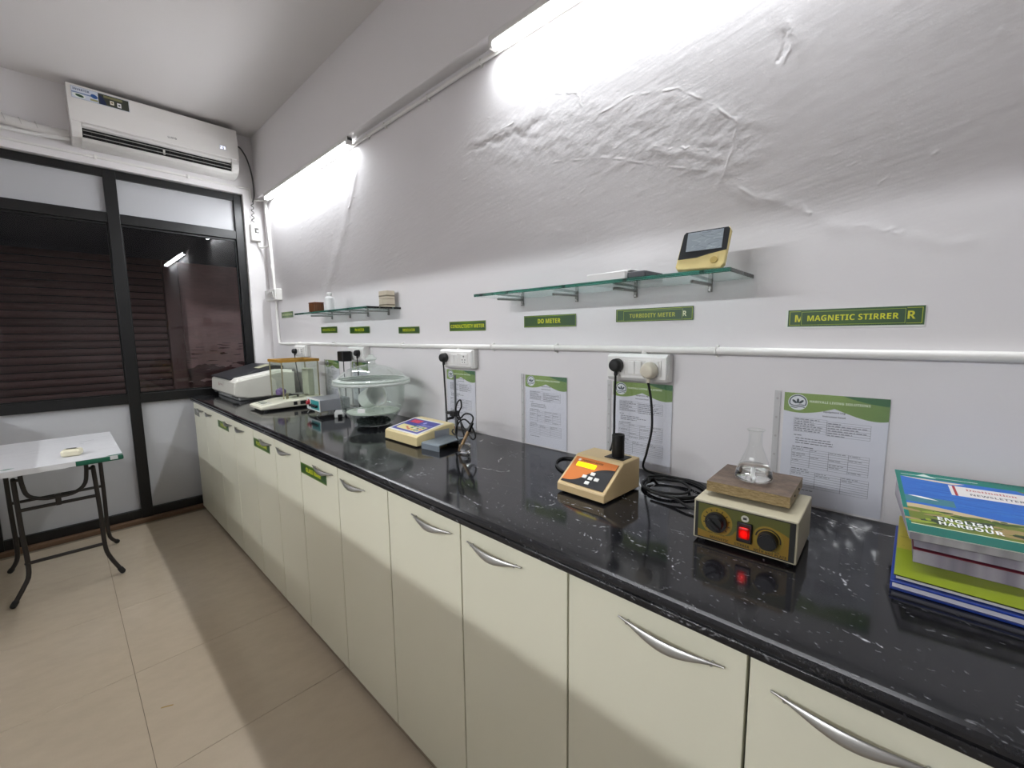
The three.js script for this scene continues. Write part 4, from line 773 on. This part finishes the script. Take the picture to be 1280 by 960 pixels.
{ // magnetic stirrer
  const s = thing('magnetic_stirrer', 'magnetic stirrer hot plate with two black knobs and a glowing red switch', 'stirrer', [-0.287, T, -0.233], FACE + 0.03);
  const W = 0.19, H = 0.086, D = 0.172, y0 = 0.006, cm = M(0xb8b097, 0.45);
  mesh('case', rbox(W, H, D, 0.003), cm, s, [0, y0 + H / 2, 0]);
  const pr = canvas(768, 330, (c, w, h) => {
    c.fillStyle = '#141412'; c.fillRect(0, 0, w, h); c.fillStyle = '#55581f'; c.fillRect(26, 8, w - 66, h - 18);
    c.fillStyle = '#8a6c1c'; c.beginPath(); c.moveTo(26, h - 10); c.lineTo(26, 250); c.quadraticCurveTo(300, 300, 330, 200); c.quadraticCurveTo(420, 120, 470, 180); c.quadraticCurveTo(540, 20, w - 40, 130); c.lineTo(w - 40, h - 10); c.fill();
    c.fillStyle = '#8f7826'; c.beginPath(); c.arc(180, 150, 130, 0, 7); c.fill(); c.beginPath(); c.arc(580, 190, 112, 0, 7); c.fill();
    c.fillStyle = '#2b210b'; for (let i = 0; i < 11; i++) { const q = Math.PI * (0.78 + 1.44 * i / 10); c.save(); c.translate(180 + 104 * Math.cos(q), 150 + 104 * Math.sin(q)); c.rotate(q); c.fillRect(-9, -4, 18, 8); c.restore(); }
    c.strokeStyle = '#1a150a'; c.lineWidth = 11; c.beginPath(); c.arc(580, 190, 90, Math.PI * 1.05, Math.PI * 2.05); c.stroke();
    c.fillStyle = '#2b210b'; c.font = 'bold 19px sans-serif'; c.fillText('HEAT CONTROL', 112, 268); c.fillText('SPEED CONTROL', 520, 288);
    c.fillStyle = '#1d1707'; c.font = 'bold 30px sans-serif'; c.fillText('MAGNETIC', 130, 312); c.fillText('STIRRER', 330, 312); c.fillText('WITH HOT PLATE', 478, 316);
    c.fillStyle = '#c9c6ba'; c.beginPath(); c.arc(404, 60, 30, 0, 7); c.fill(); c.fillStyle = '#2a2a2a'; c.fillRect(390, 50, 28, 20);
  });
  sheet('front_panel', W - 0.008, H - 0.008, 0.0012, M(0xffffff, 0.4, { map: pr }), blackPlastic, s, [0, y0 + H / 2, D / 2 + 0.0007]);
  const k1 = mesh('heat_knob', mergeGeometries([cyl(0.021, 0.008, 32).rotateX(Math.PI / 2), cyl(0.0165, 0.012, 32, 0.015).rotateX(Math.PI / 2).translate(0, 0, 0.009)]), blackPlastic, s, [-0.048, y0 + 0.047, D / 2 + 0.006]);
  mesh('pointer', rbox(0.006, 0.026, 0.008, 0.002), M(0x1c1c1d, 0.4), k1, [0, 0, 0.017], [0, 0, 0.9]);
  mesh('speed_knob', mergeGeometries([cyl(0.018, 0.014, 32, 0.0165).rotateX(Math.PI / 2), cyl(0.0145, 0.004, 32).rotateX(Math.PI / 2).translate(0, 0, 0.0075)]), blackPlastic, s, [0.047, y0 + 0.037, D / 2 + 0.009]);
  const lampMap = canvas(64, 64, (c, w, h) => { const g = c.createRadialGradient(36, 34, 2, 32, 32, 40); g.addColorStop(0, '#ff9a80'); g.addColorStop(0.2, '#e02010'); g.addColorStop(0.6, '#800800'); g.addColorStop(1, '#300000'); c.fillStyle = g; c.fillRect(0, 0, w, h); });
  const sw = mesh('rocker_switch', rbox(0.028, 0.041, 0.006, 0.002), blackPlastic, s, [0.0055, y0 + 0.040, D / 2 + 0.004]);
  mesh('lit_rocker', rbox(0.019, 0.024, 0.006, 0.0025), new THREE.MeshStandardMaterial({ color: 0x6a0804, roughness: 0.3, emissive: 0xff2a18, emissiveIntensity: 1.0, emissiveMap: lampMap }), sw, [0, 0, 0.004], [0.12, 0, 0]);
  const led = new THREE.PointLight(0xff2010, 0.0015, 0); led.position.set(0, 0, 0.0045); led.shadow.radius = 0.2; led.castShadow = true; sw.add(led);
  const rust = canvas(256, 256, (c, w, h) => { const im = c.createImageData(w, h); for (let y = 0; y < h; y++) for (let x = 0; x < w; x++) { const n = noise(x / 40, y / 40, 2) * 0.6 + noise(x / 11, y / 11, 5) * 0.4 + (rnd() - 0.5) * 0.25, i = (y * w + x) * 4; im.data[i] = 112 + n * 38; im.data[i + 1] = 94 + n * 34; im.data[i + 2] = 80 + n * 32; im.data[i + 3] = 255; } c.putImageData(im, 0, 0); });
  const rustSide = canvas(256, 64, (c, w, h) => { const im = c.createImageData(w, h); for (let y = 0; y < h; y++) for (let x = 0; x < w; x++) { const n = noise(x / 24, y / 8, 12) * 0.7 + noise(x / 7, y / 4, 15) * 0.4 + (rnd() - 0.5) * 0.2, i = (y * w + x) * 4; im.data[i] = 150 + n * 50; im.data[i + 1] = 130 + n * 48; im.data[i + 2] = 92 + n * 46; im.data[i + 3] = 255; } c.putImageData(im, 0, 0); });
  const mt = M(0xffffff, 0.45, { map: rust, metalness: 0.35 }), ms = M(0xffffff, 0.45, { map: rustSide, metalness: 0.3 });
  mesh('hot_plate', box(0.156, 0.022, 0.156), [ms, ms, mt, ms, ms, ms], s, [-0.005, y0 + H + 0.0195, -0.033]);
  mesh('spacer', rbox(0.13, 0.010, 0.12, 0.002), M(0x5d574a, 0.6), s, [-0.005, y0 + H + 0.0045, -0.035]);
  for (const z of [-0.06, -0.01]) mesh('screw', cyl(0.0026, 0.003, 10).rotateZ(Math.PI / 2), blackPlastic, s, [0.073, y0 + H + 0.018, z]);
  for (const [x, z] of [[-0.08, 0.07], [0.08, 0.07], [-0.08, -0.07], [0.08, -0.07]]) mesh('foot', cyl(0.008, 0.007, 12), blackRubber, s, [x, 0.0035, z]);
}
{ // conical flask
  const f = thing('conical_flask', 'conical glass flask half full of water on the stirrer plate', 'flask', [-0.266, T + 0.1232, -0.240]);
  mesh('glass', lathe([[0, 0.001], [0.032, 0.001], [0.0365, 0.004], [0.0378, 0.010], [0.035, 0.022], [0.0145, 0.076], [0.0135, 0.083], [0.0135, 0.108], [0.0165, 0.1115], [0.0172, 0.1135]], 48), labGlass, f);
  mesh('lip', new THREE.TorusGeometry(0.0168, 0.0012, 8, 40).rotateX(Math.PI / 2), labGlass, f, [0, 0.1128, 0]);
  mesh('water', lathe([[0, 0.003], [0.031, 0.003], [0.0352, 0.006], [0.0363, 0.011], [0.0335, 0.022], [0.0292, 0.033], [0, 0.033]], 48), M(0xffffff, 0, { transmission: 1, ior: 1.33, thickness: 0.05 }), f);
  mesh('stir_bar', capped([[-0.012, 0.007, 0.004], [0.012, 0.007, -0.004]], 0.0034, 4, 12), M(0xf2f2f2, 0.4), f);
  sheet('printed_mark', 0.009, 0.006, 0.0003, M(0xf0f0f0, 0.5), M(0xf0f0f0, 0.5), f, [-0.0228, 0.052, 0.0], [-0.36, FACE, 0, 'YXZ']);
}

// ================= PLUGS AND CORDS =================
function roundPlug(parent, mat, p, r = 0.021) {
  const g = mesh('plug', mergeGeometries([lathe([[0, 0.028], [r * 0.62, 0.028], [r * 0.86, 0.024], [r, 0.016], [r * 1.04, 0.0], [0, 0]], 28).rotateX(Math.PI / 2), cyl(0.006, 0.016, 12).translate(0, -r - 0.004, 0.010)]), mat, parent, p, [0, FACE, 0]);
  return g;
}
{
  const c = thing('power_lead', 'black plug and cord dropping behind the meter with the orange panel', 'plug cord');
  roundPlug(c, blackRubber, [-0.0505, 1.252, -0.700]);
  mesh('lead', tube([[-0.062, 1.222, -0.700], [-0.060, 1.18, -0.702], [-0.058, 1.10, -0.704], [-0.056, 1.02, -0.706], [-0.062, 0.975, -0.712], [-0.085, 0.935, -0.726], [-0.10, 0.917, -0.75], [-0.06, 0.912, -0.86], [-0.075, 0.911, -0.895], [-0.115, 0.911, -0.892], [-0.165, 0.911, -0.858], [-0.20, 0.911, -0.80], [-0.20, 0.913, -0.725]], 0.0038, 140, 8), blackRubber, c);
  const d = thing('power_lead', 'black cord from the cream plug, coiled on the worktop beside the stirrer', 'plug cord');
  roundPlug(d, M(0xdad2c0, 0.45), [-0.0505, 1.240, -0.588], 0.025);
  const coil = [[-0.062, 1.205, -0.588], [-0.056, 1.15, -0.58], [-0.050, 1.06, -0.578], [-0.052, 0.98, -0.592], [-0.05, 0.93, -0.602], [-0.045, 0.917, -0.575]];
  // four loose loops lying on the worktop
  for (const [cx, cz, rx, rz, a0, a1, yy] of [[-0.110, -0.480, 0.088, 0.085, 1.9, -3.6, 0.913], [-0.125, -0.492, 0.060, 0.060, -3.6, -9.6, 0.916], [-0.130, -0.478, 0.080, 0.092, -9.6, -14.4, 0.921]])
    for (let i = 1; i <= 22; i++) { const q = a0 + (a1 - a0) * i / 22; coil.push([cx + rx * Math.sin(q), yy + 0.0018 * Math.sin(q * 2.3), cz + rz * Math.cos(q)]); }
  coil.push([-0.214, 0.9215, -0.435], [-0.236, 0.918, -0.390], [-0.24, 0.916, -0.345]);
  mesh('lead', tube(coil, 0.0036, 420, 7), blackRubber, d);
  const e = thing('power_lead', 'black plug and cord hanging straight down behind the cream bench meter', 'plug cord');
  roundPlug(e, blackRubber, [-0.0505, 1.250, -1.598]);
  mesh('lead', tube([[-0.062, 1.22, -1.598], [-0.060, 1.12, -1.596], [-0.058, 1.02, -1.592], [-0.06, 0.95, -1.588], [-0.075, 0.925, -1.583], [-0.12, 0.922, -1.57], [-0.140, 0.93, -1.56]], 0.0036, 80, 8), blackRubber, e);
  const f = thing('power_lead', 'chunky black adapter and lead in the socket left above the glass desiccator', 'plug cord');
  mesh('adapter', rbox(0.058, 0.062, 0.075, 0.006), blackPlastic, f, [-0.088, 1.232, -2.545]);
  mesh('lead', tube([[-0.095, 1.202, -2.545], [-0.095, 1.15, -2.547], [-0.09, 1.05, -2.55], [-0.09, 0.95, -2.555], [-0.10, 0.915, -2.555], [-0.135, 0.915, -2.55]], 0.003, 60, 7), blackRubber, f);
  const g = thing('power_lead', 'slim black plug with cord just right of the chunky adapter', 'plug cord');
  roundPlug(g, blackRubber, [-0.0505, 1.252, -2.435], 0.019);
  mesh('lead', tube([[-0.062, 1.222, -2.435], [-0.06, 1.12, -2.436], [-0.06, 1.0, -2.437], [-0.06, 0.93, -2.437], [-0.075, 0.913, -2.437], [-0.13, 0.912, -2.41]], 0.0036, 60, 7), blackRubber, g);
  const h = thing('power_lead', 'black plug in the far corner socket behind the balance', 'plug cord');
  roundPlug(h, blackRubber, [-0.0505, 1.245, -3.42], 0.019);
  mesh('lead', tube([[-0.062, 1.218, -3.42], [-0.06, 1.1, -3.40], [-0.058, 1.0, -3.37], [-0.06, 0.93, -3.35], [-0.075, 0.9135, -3.33], [-0.09, 0.912, -3.25]], 0.0036, 60, 7), blackRubber, h);
}

// ================= BOOKS =================
{
  const z0 = 0.0, w = 0.31;
  const pageTex = (base, stripes) => canvas(512, 128, (c, ww, h) => {
    c.fillStyle = base; c.fillRect(0, 0, ww, h);
    for (let y = 0; y < h; y += 2) { c.fillStyle = `rgba(${rnd() < 0.5 ? '255,255,255' : '70,62,76'},${rr(0.05, 0.25)})`; c.fillRect(0, y, ww, rr(1, 2)); }
    for (const [y, col, t] of stripes) { c.fillStyle = col; c.fillRect(0, y, ww, t); }
  });
  const blue = thing('book', 'thin blue book at the bottom of the stack on the worktop', 'book', [-0.19, T, z0 + w / 2 - 0.004], FACE, 'books stacked at the right end of the worktop');
  mesh('back_cover', rbox(w, 0.0035, 0.285, 0.001), M(0x14307e, 0.3), blue, [0, 0.0018, 0]);
  mesh('pages', box(w - 0.006, 0.009, 0.278), M(0xcfcdd6, 0.7), blue, [0, 0.008, -0.001]);
  mesh('front_cover', rbox(w, 0.0035, 0.285, 0.001), M(0x16368c, 0.3), blue, [0, 0.0143, 0]);
  const green = thing('book', 'green covered book second from the bottom of the stack', 'book', [-0.186, T + 0.0165, z0 + w / 2], FACE, 'books stacked at the right end of the worktop');
  const gt = canvas(512, 512, (c, ww, h) => { c.fillStyle = '#8b9a26'; c.fillRect(0, 0, ww, h); c.fillStyle = '#a79a3c'; c.fillRect(0, 0, ww, h * 0.6); for (let i = 0; i < 160; i++) { c.fillStyle = `rgba(${rnd() < 0.5 ? '200,188,90' : '110,108,32'},0.4)`; c.fillRect(rr(0, ww), rr(0, h * 0.6), rr(6, 40), rr(3, 9)); } });
  mesh('pages', side([[-0.138, 0.001], [-0.138, 0.019], [0.136, 0.007], [0.136, 0.001]], w - 0.006), M(0xd6d4d0, 0.7), green);
  sheet('front_cover', w, 0.284, 0.0022, M(0xffffff, 0.3, { map: gt }), M(0x2c3416, 0.4), green, [0, 0.0148, -0.001], [-Math.PI / 2 + 0.044, 0, 0]);
  // three magazines, thick bound spines at the wall side
  const mg = (lab, y, z = 0.152, turn = 0.03) => { const m = thing('magazine', lab, 'magazine', [-0.135, T + 0.0165 + y, z0 + z], FACE + turn, 'magazines on top of the green book'); return m; };
  const m1 = mg('grey-paged magazine with a dark red line, lying on the green book', 0.0115);
  mesh('pages', side([[-0.115, 0.012], [-0.115, 0.030], [0.118, 0.025], [0.122, 0.002]], 0.297), M(0xffffff, 0.7, { map: pageTex('#8f8995', [[30, '#8c2f45', 4]]) }), m1, [0.016, 0, 0]);
  mesh('cover', side([[-0.116, 0.030], [-0.116, 0.0312], [0.121, 0.0262], [0.121, 0.025]], 0.3), M(0x7a2f40, 0.4), m1, [0.016, 0, 0]);
  const m2 = mg('grey-paged magazine in the middle, just under the blue cover one', 0.0395);
  mesh('pages', side([[-0.115, 0.0055], [-0.115, 0.024], [0.112, 0.017], [0.118, 0.0012]], 0.294), M(0xffffff, 0.7, { map: pageTex('#8a8490', [[20, '#5f3350', 3], [80, '#9a4058', 3]]) }), m2, [0.014, 0, 0]);
  mesh('cover', side([[-0.116, 0.0242], [-0.116, 0.0255], [0.115, 0.0185], [0.115, 0.0172]], 0.298), M(0x5d3550, 0.4), m2, [0.014, 0, 0]);
  const m3 = mg('top magazine with a blue bay photo and the words ENGLISH HARBOUR', 0.0595, 0.151, 0.11);
  mesh('pages', side([[-0.118, 0.007], [-0.118, 0.058], [0.130, 0.017], [0.126, 0.001]], 0.292), M(0xffffff, 0.7, { map: pageTex('#aaa5ae', [[50, '#7d7686', 6]]) }), m3, [-0.004, 0, 0]);
  const cov = canvas(1024, 896, (c, W, H) => {
    c.fillStyle = '#12796c'; c.fillRect(0, 0, W, H);
    c.fillStyle = '#2368c4'; c.fillRect(24, 96, W - 48, 690);
    for (let i = 0; i < 200; i++) { c.fillStyle = `rgba(${rnd() < 0.5 ? '70,150,225' : '20,70,150'},0.22)`; c.fillRect(rr(24, W - 200), rr(130, 500), rr(60, 260), rr(3, 10)); }
    c.fillStyle = '#3d7d8c'; c.fillRect(24, 400, 240, 90); c.fillStyle = '#d9ccb4'; c.beginPath(); c.moveTo(24, 96); c.lineTo(360, 110); c.lineTo(300, 138); c.lineTo(120, 120); c.closePath(); c.fill();
    c.fillStyle = '#5b6a3a'; c.beginPath(); c.moveTo(600, 96); c.lineTo(W - 24, 96); c.lineTo(W - 24, 320); c.quadraticCurveTo(840, 260, 600, 96); c.fill();
    c.fillStyle = '#c9b48c'; c.beginPath(); c.moveTo(24, 520); c.bezierCurveTo(200, 500, 420, 600, 620, 560); c.bezierCurveTo(780, 520, 900, 470, W - 24, 480); c.lineTo(W - 24, 786); c.lineTo(24, 786); c.fill();
    c.fillStyle = '#6d7c2c'; c.beginPath(); c.moveTo(24, 570); c.bezierCurveTo(260, 560, 460, 650, 680, 600); c.lineTo(W - 24, 560); c.lineTo(W - 24, 786); c.lineTo(24, 786); c.fill();
    for (let i = 0; i < 90; i++) { c.fillStyle = ['#3e5422', '#53691f', '#8fa234', '#a08a5a', '#2f4420'][i % 5]; c.beginPath(); c.ellipse(rr(24, W - 60), rr(580, 770), rr(14, 70), rr(6, 20), rr(-0.2, 0.2), 0, 7); c.fill(); }
    c.fillStyle = '#f2f0ea'; c.beginPath(); c.moveTo(40, 400); c.quadraticCurveTo(110, 380, 190, 430); c.lineTo(120, 424); c.fill();
    c.fillStyle = '#e6e0dd'; c.fillRect(270, 150, 470, 150); c.fillStyle = '#a33338'; c.fillRect(288, 150, 14, 150); c.fillRect(708, 150, 14, 150);
    c.fillStyle = '#b0605f'; c.font = 'bold 40px serif'; c.fillText('Destination', 350, 205); c.fillStyle = '#6b6a70'; c.font = 'bold 40px sans-serif'; c.fillText('NEWSLETTER', 360, 268);
    c.fillStyle = '#fff'; c.font = 'bold 58px sans-serif'; c.fillText('ENGLISH', 150, 690); c.fillText('HARBOUR', 150, 744);
    c.fillStyle = '#0e6c60'; c.fillRect(0, 796, W, 100); c.fillStyle = '#e0e8c0'; c.fillRect(24, 786, W - 24, 8); c.fillStyle = '#cfe0d8'; c.beginPath(); c.moveTo(110, 60); c.lineTo(160, 20); c.lineTo(220, 74); c.closePath(); c.fill();
    c.fillRect(30, 52, 400, 6);
  });
  const ca = Math.atan2(0.041, 0.248);
  sheet('front_cover', 0.298, 0.262, 0.0016, M(0xffffff, 0.22, { map: cov }), M(0xdddcd8, 0.5), m3, [-0.005, 0.0400, 0.0075], [-Math.PI / 2 + ca, 0, 0]);
}

// ================= TABLE =================
{
  const x0 = -1.72, x1 = -1.10, z0 = -3.85, z1 = -3.03, y = 0.745, cx = (x0 + x1) / 2, cz = (z0 + z1) / 2;
  const t = thing('folding_table', 'folding table with a scuffed white covering over a green top and grey tube legs', 'table', [cx, 0, cz]);
  const green = M(0x0f5b43, 0.45), iron = M(0x3a3634, 0.45, { metalness: 0.5 });
  mesh('top_board', rbox(x1 - x0, 0.026, z1 - z0, 0.008), green, t, [0, y - 0.015, 0]);
  const lam = canvas(512, 768, (c, w, h) => {
    c.fillStyle = '#d4d4d6'; c.fillRect(0, 0, w, h);
    for (let i = 0; i < 260; i++) { c.strokeStyle = `rgba(${rnd() < 0.6 ? '235,235,238' : '150,150,152'},${rr(0.1, 0.4)})`; c.lineWidth = rr(1, 5); const x = rr(0, w), yy = rr(0, h); c.beginPath(); c.moveTo(x, yy); c.lineTo(x + rr(-80, 80), yy + rr(-14, 14)); c.stroke(); }
    c.fillStyle = '#1d6a50'; c.beginPath(); c.moveTo(150, 712); c.lineTo(178, 700); c.lineTo(196, 706); c.lineTo(172, 724); c.fill();
    c.strokeStyle = '#40443f'; c.lineWidth = 3; c.beginPath(); c.moveTo(390, 250); c.lineTo(440, 226); c.moveTo(388, 300); c.lineTo(402, 296); c.stroke();
    c.fillStyle = '#1d6a50'; c.beginPath(); c.moveTo(456, h); c.lineTo(470, h - 18); c.lineTo(w, h - 26); c.lineTo(w, h); c.fill();
  });
  const lm = M(0xffffff, 0.5, { map: lam }), le = M(0xd9d9da, 0.5);
  mesh('covering', box(x1 - x0 - 0.006, 0.0015, z1 - z0 - 0.006), [le, le, lm, le, le, le], t, [0, y - 0.001, 0]);
  const lip = []; for (let i = 0; i <= 24; i++) { const q = i / 24; lip.push([-0.31 + q * 0.44, -0.026 - 0.006 * (0.5 + 0.5 * noise(q * 14, 3, 1)) + q * 0.004]); }
  mesh('folded_edge', extr([[0.13, 0], [-0.31, 0], ...lip], 0.0016), le, t, [0, y, (z1 - z0) / 2 + 0.0008]);
  mesh('tape', rbox(0.03, 0.02, 0.002, 0.0005), le, t, [0.272, y - 0.010, (z1 - z0) / 2 + 0.0008]);
  const L = (pts, r = 0.0105) => capped(pts.map(([x, yy, z]) => [x - cx, yy, z - cz]), r, 30, 10);
  // front pair of legs flare at the feet, rear pair likewise
  const legs = [
    [[-1.506, 0.650, -3.28], [-1.503, 0.40, -3.28], [-1.502, 0.13, -3.275], [-1.52, 0.09, -3.262], [-1.563, 0.013, -3.235]],
    [[-1.215, 0.650, -3.28], [-1.208, 0.40, -3.28], [-1.204, 0.16, -3.278], [-1.19, 0.11, -3.272], [-1.148, 0.013, -3.262]],
    [[-1.560, 0.715, -3.72], [-1.560, 0.40, -3.72], [-1.560, 0.11, -3.722], [-1.568, 0.07, -3.73], [-1.597, 0.013, -3.748]],
    [[-1.170, 0.715, -3.72], [-1.170, 0.40, -3.725], [-1.170, 0.09, -3.742], [-1.162, 0.055, -3.752], [-1.134, 0.013, -3.778]]];
  for (const p of legs) { const l = mesh('leg', L(p), iron, t); const e = p[4], d = p[3]; mesh('rubber_foot', L([[e[0], e[1] + 0.002, e[2]], [e[0] * 0.8 + d[0] * 0.2, e[1] * 0.8 + d[1] * 0.2, e[2] * 0.8 + d[2] * 0.2]], 0.0135), blackRubber, l); }
  mesh('crossbar', L([[-1.503, 0.485, -3.28], [-1.21, 0.485, -3.28]], 0.009), iron, t);
  mesh('crossbar', L([[-1.502, 0.20, -3.278], [-1.205, 0.20, -3.278]], 0.009), iron, t);
  mesh('crossbar', L([[-1.558, 0.42, -3.72], [-1.172, 0.42, -3.724]], 0.009), iron, t);
  mesh('brace', L([[-1.480, 0.715, -3.27], [-1.478, 0.62, -3.27], [-1.462, 0.555, -3.27], [-1.41, 0.527, -3.27], [-1.36, 0.524, -3.27], [-1.30, 0.528, -3.27], [-1.258, 0.56, -3.27], [-1.243, 0.63, -3.27], [-1.241, 0.715, -3.27]], 0.0095), iron, t);
  mesh('brace_clip', rbox(0.022, 0.062, 0.022, 0.004), iron, t, [-1.36 - cx, 0.508, -3.274 - cz]);
  for (const x of [-1.494, -1.228]) mesh('pivot', cyl(0.008, 0.035, 12).rotateZ(Math.PI / 2), iron, t, [x - cx, 0.645, -3.275 - cz]);
  const r = thing('timer', 'small cream pocket timer on the white table top', 'timer', [-1.287, y + 0.0002, -3.20], -0.25);
  mesh('case', rbox(0.078, 0.036, 0.06, 0.013, 4), M(0xe3ddc4, 0.4), r, [0, 0.018, 0]);
  mesh('screen', rbox(0.038, 0.003, 0.018, 0.001), M(0x4a4d48, 0.3), r, [-0.004, 0.0362, -0.010]);
  mesh('button_bar', rbox(0.05, 0.003, 0.010, 0.001), M(0xd3ccb0, 0.4), r, [0, 0.0362, 0.012]);
}

renderer.render(scene, camera);
